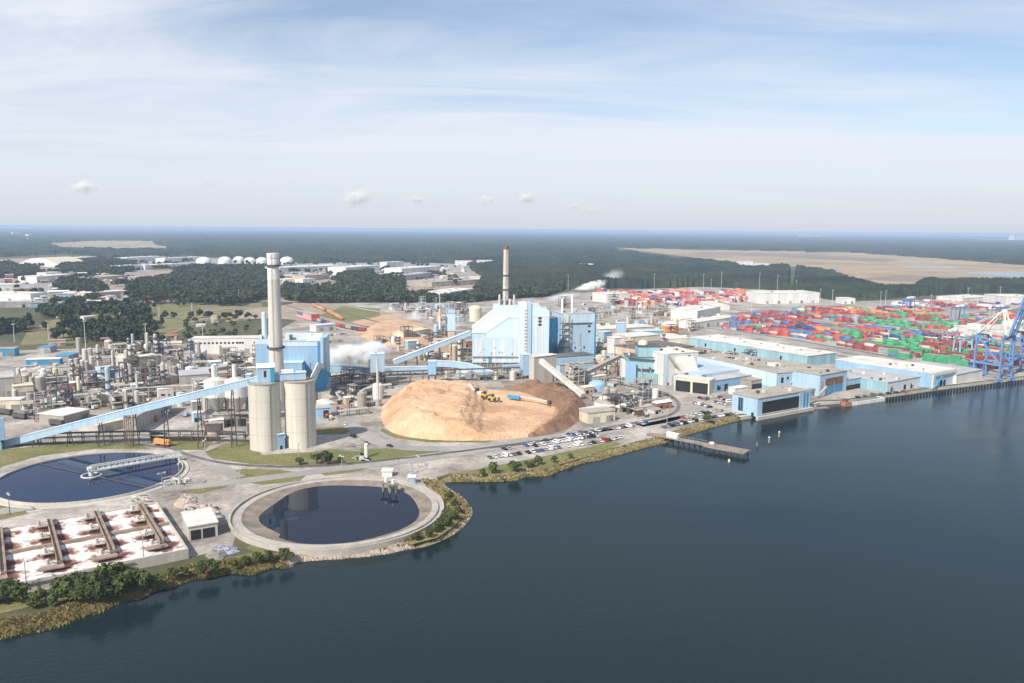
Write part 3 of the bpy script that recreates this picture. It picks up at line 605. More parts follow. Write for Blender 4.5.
me = npmesh('foam', np.stack([gx.ravel(), gy.ravel(), z.ravel()], -1), (lambda ii: np.stack([ii[:-1, :-1], ii[1:, :-1], ii[1:, 1:], ii[:-1, 1:]], -1).reshape(-1, 4))(np.arange(nx*ny).reshape(nx, ny)), [])
at_ = me.attributes.new('froth', 'FLOAT', 'POINT'); at_.data.foreach_set('value', np.clip((dd-1.5)/1.9, 0, 1).astype(np.float32).ravel())
an = N(ns, 'ShaderNodeAttribute', attribute_name='froth'); rp = N(ns, 'ShaderNodeValToRGB'); ls.new(an.outputs['Fac'], rp.inputs[0])
rp.color_ramp.elements[0].color = (.10, .035, .022, 1); rp.color_ramp.elements[1].color = (.70, .66, .635, 1); e = rp.color_ramp.elements.new(.45); e.color = (.23, .105, .075, 1); rp.color_ramp.elements[-1].position = 1
g_ = N(ns, 'ShaderNodeNewGeometry'); nz = N(ns, 'ShaderNodeTexNoise', Scale=.35, Detail=6.0); ls.new(g_.outputs['Position'], nz.inputs['Vector']); mr = N(ns, 'ShaderNodeMapRange'); mr.inputs[1].default_value = .35; mr.inputs[2].default_value = .65; mr.inputs[3].default_value = .86; mr.inputs[4].default_value = 1.08; ls.new(nz.outputs[0], mr.inputs[0])
sc_ = N(ns, 'ShaderNodeVectorMath', operation='SCALE'); ls.new(rp.outputs[0], sc_.inputs[0]); ls.new(mr.outputs[0], sc_.inputs['Scale']); ls.new(sc_.outputs[0], pb.inputs['Base Color'])
me.materials.append(foam); link('foam', me, t)
mb = MB(); mb.box(L/2, 33.5, 1, L-1.7, 1.7, 3.6); part('dividing_walkway', mb, mat('walk_tan', (.34, .27, .21), .85, col2=(.22, .165, .13), scale=.2), t)
for x in wx:
    w = MB(); w.box(x, (6+W)/2+3, 2.4, 1.8, W-13, 2.4); w.box(x-.9, (6+W)/2+3, 4.8, .1, W-13, 1.0); w.box(x+.9, (6+W)/2+3, 4.9, .1, W-13, 1.0); w.box(x-3.0, 7.4, 4.3, 8, 3, .5); part('cross_walkway', w, 'walk_tan', t)
for ax, ay in aer:
    a = MB(); a.box(ax-3.2, ay+1.2, 4.2, 4.4, 2.4, .35); a.cyl(ax-3.8, ay+1.2, 4.5, 6.6, .8, .6, 10); a.box(ax-2.2, ay+1.2, 4.5, 1.2, 1.2, 1.1)
    for dx in (-5, -1.4): a.box(ax+dx, ay+1.2, 1.5, .3, .3, 2.8)
    part('aerator', a, 'pale_metal', t)
mb = MB()
for k in range(37): mb.beam((k*3+.5, .5, 4.1), (k*3+.5, .5, 5.2), .08)
mb.beam((0, .5, 5.2), (L, .5, 5.2), .08); mb.beam((0, -.5, 3.5), (L-20, -.5, 3.5), .35)
part('handrail', mb, 'grey_metal', t)

def bld(name, label, cat, pl, pr_, depth, h, wall='white', roof='roof_white', gable=0.0, parapet=0.5, group=None, over=.4, z=0.0):
    """a building from the two front corners at its foot; returns (root, front length)"""
    a, b = P(*pl), P(*pr_); rz = math.atan2(b.y-a.y, b.x-a.x); Lw = (b-a).length
    r = thing(name, label, cat, (a.x, a.y, z), rz, group)
    mb = MB(); mb.box(Lw/2, depth/2, 0, Lw, depth, h); part('wall', mb, wall, r)
    mb = MB()
    if gable: mb.wedge(-over, Lw+over, [(-over, h), (depth+over, h), (depth/2, h+gable)])
    else: mb.box(Lw/2, depth/2, h+.003, Lw+2*over, depth+2*over, parapet)
    part('roof', mb, roof, r); return r, Lw
def wins(r, xs, zs, w, hh, m='glass', y=-.06, name='window'):
    for x in xs:
        for zz in zs: part(name, MB().box(x, y, zz, w, .24, hh), m, r)
def box_part(r, name, x0, x1, y0, y1, z0, z1, m, label=None): return part(name, MB().box((x0+x1)/2, (y0+y1)/2, z0, x1-x0, y1-y0, z1-z0), m, r, label)

# pump house between the basins
r, L2 = bld('pump_house', 'open sided pump shed with white roof beside the foam basin', 'shed', (189, 541), (218, 536), 19, 6, 'concrete', 'roof_white')
box_part(r, 'opening', .8, L2*.42, -.12, .3, 0, 4.3, 'black'); box_part(r, 'opening', L2*.48, L2*.9, -.12, .3, 0, 4.3, 'black')
def pipes(name, label, px, n, spread, h, m='pale_metal'):
    p = P(*px); o = thing(name, label, 'pipework', (p.x, p.y, 0)); mb = MB()
    for k in range(n):
        a = (random.uniform(-spread, spread), random.uniform(-spread*.7, spread*.7)); b = (a[0]+random.uniform(-6, 6), a[1]+random.uniform(-5, 5)); z = random.uniform(.5, h)
        mb.beam((*a, z), (*b, z), .5); mb.beam((*a, 0), (*a, z), .5)
    part('pipe', mb, m, o)
    for k in range(max(2, n//4)): part('pump', MB().box(random.uniform(-spread, spread), random.uniform(-spread*.6, spread*.6), 0, 2, 1.5, 1.6, random.random()), 'dark_metal' if k % 2 else 'white', o)
    return o
pipes('pump_pipework', 'pale pipes and pumps at the right rim of the blue clarifier', (176, 482), 14, 6, 2.5)
pipes('pump_pipework', 'tangle of pale pipes behind the white roofed pump shed', (203, 512), 16, 8, 3.5)
pipes('valve_pipework', 'pipes and valves where the clarifier meets the foam basin', (140, 500), 8, 4, 1.6)
p = P(224, 551); o = thing('tarpaulin_heap', 'blue and white tarpaulin over a heap beside the pump shed', 'tarpaulin', (p.x, p.y, 0))
mb = MB(); vs = []
for j in range(6):
    for i in range(10):
        a = i/10*6.28; q = j/5; vs.append((math.cos(a)*6*(1-q**1.5)*random.uniform(.7, 1.15), math.sin(a)*4.5*(1-q**1.5)*random.uniform(.7, 1.15), q*2.2+random.uniform(-.35, .45)*(j > 0)))
mb.add(vs, [(j*10+i, j*10+(i+1) % 10, (j+1)*10+(i+1) % 10, (j+1)*10+i) for j in range(5) for i in range(10)]); part('sheet', mb, mat('tarp', (.10, .12, .26), .7, col2=(.36, .36, .40), scale=.45), o)
for x, y, l in ((386, 487, 'left outlet pump on the far rim of the round basin'), (393, 489, 'right outlet pump on the far rim of the round basin')):
    p = P(x, y, 2.5); o = thing('outlet_pump', l, 'pump', (p.x, p.y, 0)); mb = MB()
    for dx, dy in ((-1.4, -1), (1.4, -1), (1.4, 1), (-1.4, 1)): mb.beam((dx, dy, 0), (dx, dy, 5), .5)
    mb.box(0, 0, 4.6, 5, 3.4, .5); part('platform', mb, 'dark_concrete', o); part('motor', MB().cyl(0, .5, 5.1, 7.2, .9, .8, 10), 'white', o)
r, _ = bld('valve_hut', 'small blue and white valve hut behind the round basin', 'hut', (408, 484), (415, 484), 4, 3.2, 'blue', 'white')
r, _ = bld('control_hut', 'small white control hut with pale roof behind the round basin', 'hut', (382, 477), (392, 477), 5, 3, 'white', 'roof_white')

# pipe bridge on trestles behind the clarifier
def pipe_rack(name, label, pts, h, nl, m='dark_metal', w=3.0, levels=2):
    pts = [P(*p) for p in pts]; o = thing(name, label, 'pipe rack', (pts[0].x, pts[0].y, 0)); base = pts[0]; c = smooth_line(pts, 8); tot = [(c[i+1]-c[i]).length for i in range(len(c)-1)]; S = sum(tot)
    def along(s):
        for i, l in enumerate(tot):
            if s <= l or i == len(tot)-1: return c[i].lerp(c[i+1], min(1, s/l)), (c[i+1]-c[i]).normalized()
            s -= l
    for k in range(nl):
        p, d = along(S*k/(nl-1)); p = p-base; q = Vector((-d.y, d.x))*w/2; mb = MB()
        mb.beam(V3(p+q), V3(p+q, h), .35); mb.beam(V3(p-q), V3(p-q, h), .35); mb.beam(V3(p+q, h*.55), V3(p-q, h*.55), .3); mb.beam(V3(p+q, h), V3(p-q, h), .35); part('trestle', mb, m, o)
    for lv in range(levels):
        mb = MB(); z = h-lv*h*.4+.3
        for s, dia in ((-1.1, .5), (-.3, .7), (.5, .35), (1.1, .55)):
            for i in range(len(c)-1):
                d = (c[i+1]-c[i]).normalized(); q = Vector((-d.y, d.x))*s*w/3; mb.beam(V3(c[i]+q-base, z), V3(c[i+1]+q-base, z), dia, dia)
        part('pipe_run', mb, 'grey_metal' if lv else m, o)
    return o
pipe_rack('pipe_bridge', 'long dark pipe bridge on trestles behind the blue clarifier', [(40, 445), (100, 443), (180, 442), (245, 443)], 6.5, 16)
pipe_rack('pipe_bridge', 'pale elevated pipe run crossing the process plant below the big chimney', [(118, 400), (180, 396), (250, 394)], 8, 10, 'pale_metal', 3.5)
pipe_rack('pipe_bridge', 'brownish overhead pipe rack left of the chip pile', [(318, 391), (345, 389), (385, 386)], 11, 7, 'dark_metal', 4)
pipe_rack('pipe_bridge', 'long overhead pipe rack behind the chip pile', [(385, 384), (440, 382), (520, 379)], 10, 12, 'dark_metal', 5)
pipe_rack('pipe_bridge', 'tan elevated rack in front of the long teal warehouse', [(700, 357), (740, 365), (775, 372)], 8, 10, 'pink_tan', 5)
pipe_rack('pipe_bridge', 'low grey rack beside the curved siding', [(612, 384), (650, 392), (672, 399)], 4, 8, 'grey_metal', 4, 1)

# ------------------------------------------------------------------ silos, chimneys, boiler houses
sil = []
for x, y, l in ((-146.0, 463.0, 'left one of the two tall cylindrical concrete silos'), (-126.9, 470.0, 'right one of the two tall cylindrical concrete silos')):
    o = thing('concrete_silo', l, 'silo', (x, y, 0)); sil.append(o); sr = 9.0; H_ = 39.5
    part('wall', MB().cyl(0, 0, 0, H_, sr, n=48), 'silo_wall', o, smooth=False)
    for zz in (9.5, 19.5, 29.5): part('joint_band', MB().ring(0, 0, [(sr+.01, zz), (sr+.07, zz+.02), (sr+.07, zz+.28), (sr+.01, zz+.3)], 48), 'concrete', o)
    mb = MB(); mb.cyl(0, 0, H_, H_+.5, sr+.35, n=48); part('roof', mb, 'roof_tan', o)
    mb = MB()
    for i in range(28):
        a, b = i/28*6.283, (i+1)/28*6.283; mb.beam((9*math.cos(a), 9*math.sin(a), H_+.5), (9*math.cos(a), 9*math.sin(a), H_+1.6), .1); mb.beam((9*math.cos(a), 9*math.sin(a), H_+1.6), (9*math.cos(b), 9*math.sin(b), H_+1.6), .1)
    part('handrail', mb, 'dark_metal', o)
    mb = MB(); mb.beam((sr*.6, -sr*.83, 0), (sr*.6, -sr*.83, H_), .3); part('drain_pipe', mb, 'grey_metal', o)
r, L2 = bld('silo_annex', 'small blue shed wedged between the two concrete silos', 'shed', (278.5, 450), (285, 449), 5, 9, 'blue', 'pale_blue'); box_part(r, 'door', 1, 2.4, -.1, .2, 0, 2.4, 'black')
g = thing('silo_gallery', 'pale blue transfer house and gallery on top of the silos', 'gallery', (-146, 463, 40), math.atan2(7, 19.1))
box_part(g, 'transfer_house', -3.5, 6, -4.5, 4, 0, 9, 'sky_blue'); mb = MB(); mb.wedge(-4, 6.5, [(-5, 9), (4.5, 9), (0, 11)]); part('roof', mb, 'white', g)
box_part(g, 'window', 0, 1.3, -4.6, -4.4, 3.4, 7.2, 'black'); box_part(g, 'corner_panel', 3.6, 6.05, -4.7, -4.45, 0, 8.9, 'deep_blue')
box_part(g, 'gallery', 6, 24, -2.5, 2.5, .4, 4.6, 'sky_blue'); box_part(g, 'gallery_roof', 5.9, 24.4, -2.9, 2.9, 4.6, 5.0, 'pale_blue'); box_part(g, 'vent_box', 10, 17, -2, 2, 5, 6.4, 'white')
def chimney(name, label, x, y, h, r0, r1, m0, m1, bands, plats):
    o = thing(name, label, 'chimney', (x, y, 0)); rr = lambda z: r0+(r1-r0)*z/h
    zs = [0]+[b[0] for b in bands]+[h]; ms = [m0]+[b[1] for b in bands]
    for i in range(len(ms)): part('shaft', MB().cyl(0, 0, zs[i], zs[i+1], rr(zs[i]), rr(zs[i+1]), 32), ms[i], o)
    for z in plats:
        mb = MB(); q = rr(z); mb.ring(0, 0, [(q-.1, z), (q+1.3, z), (q+1.3, z+.25), (q-.1, z+.25)], 28); mb.ring(0, 0, [(q+1.25, z+.2), (q+1.3, z+1.3), (q+1.2, z+1.3)], 28)
        part('platform', mb, 'dark_metal', o)
    mb = MB(); mb.ring(0, 0, [(r1, h-3.5), (r1+.35, h-3.3), (r1+.35, h+.2), (r1-.5, h+.2), (r1-.6, h-3)], 28); part('cap', mb, 'white' if m1 else 'rust', o)
    part('flue', MB().cyl(0, 0, h-2.2, h-2, r1-.55, n=24), 'black', o)
    mb = MB()
    for s in (-.3, .3): mb.beam((s, -rr(0)-.4, 2), (s, -rr(h)-.4, h-1), .12)
    part('ladder', mb, 'grey_metal', o); return o
p = P(278, 410); chimney('concrete_chimney', 'tallest pale concrete chimney standing behind the two silos', p.x, p.y, 112, 5.6, 3.9, 'chimney_wall', 1, [(94, 'chimney_pale')], [45, 103])
mat('pink_pale', (.58, .54, .49), .85, var=.1, scale=.3); p = P(505.5, 344); o = chimney('striped_chimney', 'tall slender chimney with rusty top behind the big pale blue plant', p.x, p.y, 111, 4.1, 2.9, mat('brick_pale', (.55, .475, .40), .85, var=.12, scale=.3, streak=True), 0, [(60, 'pink_pale'), (66, 'brick_pale'), (76, 'pink_pale'), (82, 'brick_pale'), (108.5, 'rust')], [62, 78])

# boiler house behind the silos
r, L2 = bld('boiler_house', 'tall plain blue boiler house behind the concrete chimney and silos', 'boiler house', (258, 399), (322, 398), 26, 44, 'blue', 'roof_grey')
box_part(r, 'fascia', -.1, L2+.1, -.25, .2, 40.5, 44.2, 'pale_blue'); box_part(r, 'corner_tower', L2-.2, L2+4.2, -1.0, 22, 0, 47, 'sky_blue'); box_part(r, 'recess_shade', L2-2.4, L2-.25, -.3, .2, 0, 44.6, 'deep_blue')  # raised deep blue strip at the corner, a recess's shade put into its colour
box_part(r, 'left_bay', -.4, 10.5, -1.5, 3, 0, 46, 'blue'); box_part(r, 'fascia', -.5, 10.6, -1.6, -1.4, 42.5, 46.2, 'pale_blue')
part('stack', MB().cyl(5.5, 6, 44.5, 66, 2.1, 1.8, 18), 'pale_blue', r)
for x, w in ((-2+4, 2), (8.8, 2.6)): box_part(r, 'vent_box', x, x+w, 2, 5, 46.2, 49, 'white')
box_part(r, 'roof_house', 20, 40, 10, 18, 44.5, 48.5, 'pale_blue'); box_part(r, 'roof_box', 24, 26, 5, 8, 44.5, 48.5, 'dark_metal')
mb = MB(); mb.wedge(37, 48, [(3, 44.5), (14, 44.5), (14, 48.5)]); part('roof_ramp', mb, 'white', r)
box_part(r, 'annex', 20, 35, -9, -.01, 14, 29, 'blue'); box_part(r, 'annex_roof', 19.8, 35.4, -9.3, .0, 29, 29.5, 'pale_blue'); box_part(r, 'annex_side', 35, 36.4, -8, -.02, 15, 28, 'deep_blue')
for x in (21, 34): mb = MB(); mb.beam((x, -8.4, 0), (x, -8.4, 14), .7); part('annex_column', mb, 'dark_metal', r)
mb = MB(); mb.beam((40, -14, 9), (48.5, -4, 27), 5.0, 4.4); part('inclined_duct', mb, 'white', r); mb = MB(); mb.beam((44, -12.5, 4), (52, -5, 22), 3.4, 9); part('inclined_duct', mb, 'deep_blue', r)
box_part(r, 'ground_annex', 38, 56, -18, -1.2, 0, 8, 'grey_metal'); box_part(r, 'roof_house', 37, 44, -16, -8, 8, 12, 'deep_blue')
r, L2 = bld('low_workshop', 'low blue workshop with an open bay right of the right silo', 'workshop', (316, 418), (331, 417), 9, 6.5, 'blue', 'roof_grey'); box_part(r, 'opening', L2*.5, L2*.85, -.1, .3, 0, 5, 'black')
# hoppers left of the silos
hop = []
for i, x in enumerate((217.5, 238)):
    p = P(x, 424); o = thing('feed_hopper', 'white storage hopper on a steel frame left of the silos', 'hopper', (p.x, p.y, 0)); hop.append(o)
    part('wall', MB().cyl(0, 0, 19, 30, 7.5, n=28), 'white', o); part('roof', MB().cyl(0, 0, 30, 32, 7.6, 2, 28), 'pale_metal', o); part('cone', MB().cyl(0, 0, 10, 19, 2.2, 7.5, 28), 'pale_metal', o)
    mb = MB()
    for k in range(6): a = k/6*6.283; mb.beam((7.3*math.cos(a), 7.3*math.sin(a), 0), (7.3*math.cos(a), 7.3*math.sin(a), 20), .5)
    mb.box(0, 0, 8, 16, 15, .5); part('frame', mb, 'dark_metal', o); part('filter', MB().cyl(-1, 0, 32, 40, 1.5, n=12), 'white', o)
number_left_to_right(hop, 'white storage hopper with conical base left of the silos, @ of two')
r, L2 = bld('loading_shed', 'long open fronted loading shed under the white hoppers', 'shed', (213, 427), (252, 426), 12, 8, 'dark_concrete', 'roof_tan')
for k in range(4): box_part(r, 'opening', 2+k*7, 7+k*7, -.12, .2, 0, 5, 'black')
o = bld('blue_bin', 'narrow tall blue bin standing behind the left silo', 'bin', (247, 418), (252, 418), 6, 30, 'blue', 'pale_blue')[0]

# conveyors
def conveyor(name, label, pts, w=3.6, h=3.4, m='blue', legs=(), roof='sky_blue', legm='dark_metal'):
    """pts are (px,py,distance) along the gallery"""
    pw = [at(*p) for p in pts]; base = Vector((pw[0].x, pw[0].y, 0)); o = thing(name, label, 'conveyor', base); pl = [p-base for p in pw]
    for i in range(len(pl)-1):
        part('gallery', MB().beam(pl[i], pl[i+1], w, h), m, o); up = Vector((0, 0, h/2+.15)); part('gallery_roof', MB().beam(pl[i]+up, pl[i+1]+up, w+.5, .3), roof, o)
    for f in legs:
        seg = f*(len(pl)-1); i = min(int(seg), len(pl)-2); p = pl[i].lerp(pl[i+1], seg-i); z = p.z-h/2
        if z < 1: continue
        mb = MB(); q = Vector((0, 2.2, 0)); mb.beam((p.x-.8, p.y-2.2, 0), (p.x, p.y-1.2, z), .45); mb.beam((p.x+.8, p.y+2.2, 0), (p.x, p.y+1.2, z), .45)
        for k in range(1, int(z/5)+1): zz = k*5*min(1, z/(5*int(z/5)+.01))*.95; mb.beam((p.x-.5, p.y-1.8, zz-2), (p.x+.5, p.y+1.8, zz), .25)
        part('trestle', mb, legm, o)
    return o
conveyor('conveyor', 'long light blue conveyor climbing from the left edge to the silo tops', [(4, 444, 462), (134, 410.5, 463), (263, 378.5, 463)], 3.8, 4.0, 'sky_blue', [.12, .25, .37, .5, .62, .75, .88], 'pale_blue')
r, L2 = bld('transfer_tower', 'blue transfer tower at the foot of the long conveyor, left edge', 'tower', (-17, 452), (2, 450), 9, 16, 'teal', 'white')
wins(r, [3, 7, 10], [4, 9], 1.4, 2.4); box_part(r, 'side_tank', L2-1.5, L2+2, -1, 2, 6, 19, 'blue')
conveyor('conveyor', 'level blue conveyor gallery between the boiler house and the steam', [(327, 367.5, 690), (374, 371.5, 690)], 4.5, 6, 'blue', [.2, .5, .8], 'sky_blue')
conveyor('conveyor', 'level blue conveyor gallery behind the chip pile', [(383, 370, 700), (432, 369, 705)], 4.5, 5, 'sky_blue', [.15, .4, .65, .9], 'pale_blue')
conveyor('conveyor', 'curved blue conveyor dropping to the back of the chip pile', [(435, 363.5, 705), (452, 364, 705), (466, 366, 702), (482, 370.5, 696), (497, 376.5, 688)], 4.5, 5, 'sky_blue', [.1, .3, .5, .7, .9], 'pale_blue')
conveyor('conveyor', 'blue conveyor climbing from the transfer tower to the pale blue plant', [(394, 362, 712), (432, 347.5, 730), (470, 333, 748)], 4, 4.2, 'pale_blue', [.15, .3, .45, .6, .75, .9], 'pale_blue')
conveyor('conveyor', 'white conveyor sloping down from the white tower to the bark heap', [(541, 361, 655), (562, 378, 630), (583, 395.5, 606)], 3.6, 3.2, 'white', [.3, .55, .8], 'pale_metal')
conveyor('conveyor', 'tan conveyor rising from the grey transfer house toward the teal mill', [(576, 378, 660), (598, 367, 682), (620, 356.5, 702)], 4, 3, 'roof_tan', [.2, .45, .7, .95], 'roof_tan', 'rust')
conveyor('conveyor', 'short blue conveyor in front of the pale blue plant', [(503, 368, 716), (524, 366.5, 722)], 4, 4, 'blue', [.2, .8], 'sky_blue')
conveyor('conveyor', 'grey conveyor at ground beside the road left of the chip pile', [(338, 402, 590), (360, 394, 612), (374, 387, 632)], 4, 3, 'grey_metal', [.3, .7, .95], 'roof_grey')
def tower(label, pl, pr_, depth, z0, z1, m, roofm='pale_blue', name='transfer_house', legs=True):
    a, b = P(*pl), P(*pr_); Lw = (b-a).length; r = thing(name, label, 'tower', (a.x, a.y, 0), math.atan2(b.y-a.y, b.x-a.x))
    box_part(r, 'wall', 0, Lw, 0, depth, z0, z1, m); box_part(r, 'roof', -.3, Lw+.3, -.3, depth+.3, z1+.003, z1+.6, roofm)
    if z0 > 1:
        for x in (.4, Lw-.4):
            for y in (.4, depth-.4): part('leg', MB().box(x, y, 0, .7, .7, z0), 'dark_metal', r)
    return r, Lw
tower('blue transfer tower standing in the steam left of the chip pile', (371, 384), (385, 383.5), 10, 8, 25, 'sky_blue'); tower('short blue transfer house above the back edge of the chip pile', (428, 384), (436, 384), 8, 8, 19, 'blue'); tower('blue lift tower at the foot of the big pale blue plant', (523, 379), (531, 378.5), 8, 3, 21, 'sky_blue')

# recovery boiler house
a = Vector((-36.7, 733)); r = thing('recovery_boiler_house', 'largest pale blue plant building with stepped roof and white stripes', 'boiler house', (a.x, a.y, 0), .05)
def poly_part(name, pts, y0, y1, m):
    mb = MB(); n = len(pts); vs = [(x, y0, z) for x, z in pts]+[(x, y1, z) for x, z in pts]
    mb.add(vs, [tuple(range(n)), tuple(range(2*n-1, n-1, -1))]+[(i, n+i, n+(i+1) % n, (i+1) % n) for i in range(n)]); return part(name, mb, m, r)
mat('fascia', (.53, .66, .74), .6, var=.05); mat('panel_white', (.62, .68, .70), .6, var=.06, scale=.1, streak=True)
poly_part('wing', [(0, 7), (42.9, 7), (42.9, 49), (33.5, 49), (12.5, 34.5), (0, 34.5)], 0, 22, 'pale_blue'); poly_part('wing_roof', [(-.4, 34.55), (12.4, 34.55), (33.4, 49.05), (42.88, 49.05), (42.88, 49.7), (33.2, 49.7), (12.2, 35.2), (-.4, 35.2)], -.5, 21.9, 'fascia')
poly_part('rear_wing', [(0, 7), (19.9, 7), (19.9, 51.5), (0, 36)], 22.05, 44, 'pale_blue'); poly_part('rear_roof', [(-.4, 36.05), (20, 51.9), (20, 52.5), (-.4, 36.7)], 21.95, 44.5, 'roof_white')
poly_part('centre_block', [(20, 7), (42.9, 7), (42.9, 58), (20, 58)], 22.1, 46, 'pale_blue')
poly_part('stair_tower', [(43, 7), (50.4, 7), (50.4, 62.5), (43, 62.5)], -2.5, 20, 'panel_white'); poly_part('lift_shaft', [(50.45, 7), (54.5, 7), (54.5, 63), (50.45, 63)], -2.0, 18, 'sky_blue')
poly_part('right_block', [(55.1, 7), (71, 7), (71, 56), (63, 58.5), (63, 60), (55.1, 61.5)], -1.0, 24, 'pale_blue'); poly_part('recess_shade', [(54.52, 7), (55.08, 7), (55.08, 62), (54.52, 62)], -.4, 8, 'deep_blue')  # deep blue infill carries the slot's shade in its colour
poly_part('right_fascia', [(55.2, 50), (71.1, 50), (71.1, 56.1), (63, 58.6), (55.2, 59)], -1.2, -1.02, 'fascia'); poly_part('front_fascia', [(12.6, 29.5), (34.5, 29.5), (42.8, 29.5), (42.8, 49.2), (33.5, 49.2), (12.6, 34.7)], -.15, -.02, 'fascia')
for x, w, z1, y in ((4, 1.2, 29, -.2), (7.5, 1.5, 30, -.2), (20.5, 1.8, 29.3, -.2), (29.5, 1.9, 29.3, -.2), (40, 1.9, 47, -.35), (59, 1.9, 49, -1.25), (65, 1.9, 49, -1.25)): box_part(r, 'light_strip', x-w/2, x+w/2, y, y+.17, 7.2, z1, 'white')
for k in range(16): box_part(r, 'louvre', 48.2, 50.2, -2.7, -2.52, 9+k*3.1, 10.4+k*3.1, 'grey_metal')
for z in (42, 45, 48): box_part(r, 'window', 61, 64, -1.4, -1.22, z, z+1.8, 'black')
box_part(r, 'plinth', .2, 70.8, 1, 37, 0, 6.98, 'dark_concrete')
for k in range(11): box_part(r, 'column', k*7, k*7+.9, .0, .9, 0, 6.97, 'grey_metal')
for x in (26, 31, 36, 40): part('roof_vent', MB().cyl(x, 30+x % 5, 58, 63+x % 7, 1.1, n=10), 'pale_metal', r)
for x, y, w in ((46, 6, 3), (58, 8, 4), (66, 6, 3), (52, 9, 2)): box_part(r, 'roof_unit', x, x+w, y, y+3, 55.5 if x > 63 else 60 if x > 54 else 62.5, 64 if x < 54 else 62.5 if x < 60 else 58.8, 'pale_metal')
box_part(r, 'roof_house', 27, 38, 34, 44, 58, 62, 'grey_metal'); box_part(r, 'door', 15, 18, -.3, -.05, 7.2, 12, 'deep_blue'); box_part(r, 'pipe_run', 0, 42, -1.4, -.6, 12.5, 13.3, 'grey_metal')
# connecting house with its shadow painted into the wall colour, second boiler
bld('connecting_house', 'deep blue connecting house, its shadow painted in, between the two pale blue plants', 'boiler house', (549, 361), (560, 358), 20, 42, 'deep_blue', 'roof_dark')
r, L2 = bld('power_boiler_house', 'smaller square blue boiler house with pipes up its left side', 'boiler house', (562, 361), (594, 359.5), 30, 47, 'sky_blue', 'roof_grey')
box_part(r, 'fascia', -.1, L2+.1, -.2, .1, 38, 47.3, 'pale_blue'); box_part(r, 'ledge', L2*.25, L2*.9, -.8, -.21, 37, 38, 'dark_metal'); box_part(r, 'left_bay', 2, 6, -1.2, -.01, 0, 46.5, 'white')
wins(r, [L2-6], [28, 33.5], 2.6, 1.9, 'black', -.1); wins(r, [L2*.4, L2*.68], [12, 13], 1.6, 1.0, 'black', -.1); box_part(r, 'corner_duct', L2-.4, L2+1.4, -.6, 1, 0, 46, 'deep_blue')
for k in range(6): box_part(r, 'platform', -4, 7.5, -3.2, -1.25, 8+k*6, 8.5+k*6, 'dark_metal')
for x in (-3.6, 0, 7): part('riser_pipe', MB().beam((x, -2.6, 0), (x, -2.6, 45), .5), 'grey_metal', r)
for x, y, h in ((2.5, 8, 62), (12.8, 7, 66)): part('stack', MB().cyl(x, y, 47.5, h, 1.15, n=14), 'white', r)
bld('white_tower_house', 'white walled conveyor house in front of the pale blue plant', 'tower', (534, 384), (556, 381), 7, 23, 'concrete', 'roof_white')
# digester tower group
r, L2 = tower('boxy pale blue digester tower with brown steel base beside a mast', (445.5, 343), (455.5, 343), 11, 14, 34, 'pale_blue', 'roof_grey', 'digester_tower'); box_part(r, 'base', .6, L2-.6, .6, 10, 0, 13.9, 'pink_tan'); box_part(r, 'roof_house', 1, L2-1, 2, 9, 34.7, 38, 'sky_blue')
p = P(440, 344); o = thing('vent_stack', 'thin white vent stack banded pale orange left of the digester tower', 'stack', (p.x, p.y, 0)); part('shaft', MB().cyl(0, 0, 0, 40, 1.6, 1.2, 12), 'white', o); part('tip', MB().cyl(0, 0, 40, 58, .5, .4, 8), 'pale_metal', o); part('band', MB().cyl(0, 0, 33, 40, 1.7, 1.6, 12), 'pink_tan', o)
p = P(436, 345); o = thing('blue_tower', 'slim blue tower tank beside the thin vent stack', 'tank', (p.x, p.y, 0)); part('wall', MB().cyl(0, 0, 0, 22, 2.6, n=16), 'sky_blue', o); part('roof', MB().dome(0, 0, 22, 2.6, 1.2), 'pale_metal', o)

# ------------------------------------------------------------------ chip pile and bark heap
def dist_poly(x, y, poly):
    d = np.full(x.shape, 1e9); n = len(poly)
    for i in range(n):
        ax, ay = poly[i]; bx_, by_ = poly[(i+1) % n]; ux, uy = bx_-ax, by_-ay; t = np.clip(((x-ax)*ux+(y-ay)*uy)/(ux*ux+uy*uy+1e-9), 0, 1); d = np.minimum(d, np.hypot(x-ax-t*ux, y-ay-t*uy))
    return d
def heap(name, label, px, hf, m, step=1.3):
    w = smooth_line([P(*p) for p in px]+[P(*px[0])], 5)[:-1]; xs = [p.x for p in w]; ys = [p.y for p in w]
    gx, gy = np.meshgrid(np.arange(min(xs)-2, max(xs)+2, step), np.arange(min(ys)-2, max(ys)+2, step), indexing='ij'); poly = [(p.x, p.y) for p in w]
    ins_ = inpoly(gx, gy, poly); d = np.where(ins_, dist_poly(gx, gy, poly), 0); z = np.where(ins_, hf(gx, gy, d), -1.0)
    ii = np.arange(gx.size).reshape(gx.shape); fq = np.stack([ii[:-1, :-1], ii[1:, :-1], ii[1:, 1:], ii[:-1, 1:]], -1).reshape(-1, 4); fq = fq[(ins_.ravel()[fq]).any(1)]
    o0 = (float(np.mean(xs)), float(np.mean(ys))); me = npmesh(name, np.stack([gx.ravel()-o0[0], gy.ravel()-o0[1], z.ravel()], -1), fq, [m]); me.polygons.foreach_set('use_smooth', [True]*len(me.polygons))
    o = link(name, me); o.location = (o0[0], o0[1], 0); tag(o, label, 'heap'); return o
xm = P(462, 410).x; xr = P(490, 410).x
def hchip(x, y, d):
    h = hchip0(x, y, d); b = np.round(h/3.2)*3.2; w = np.clip(d/6, 0, 1)*.6*(vnoise(x, y, 30, 17) > .35); return h*(1-w)+b*w+(vnoise(x, y, 1.8, 8)-.5)*.5
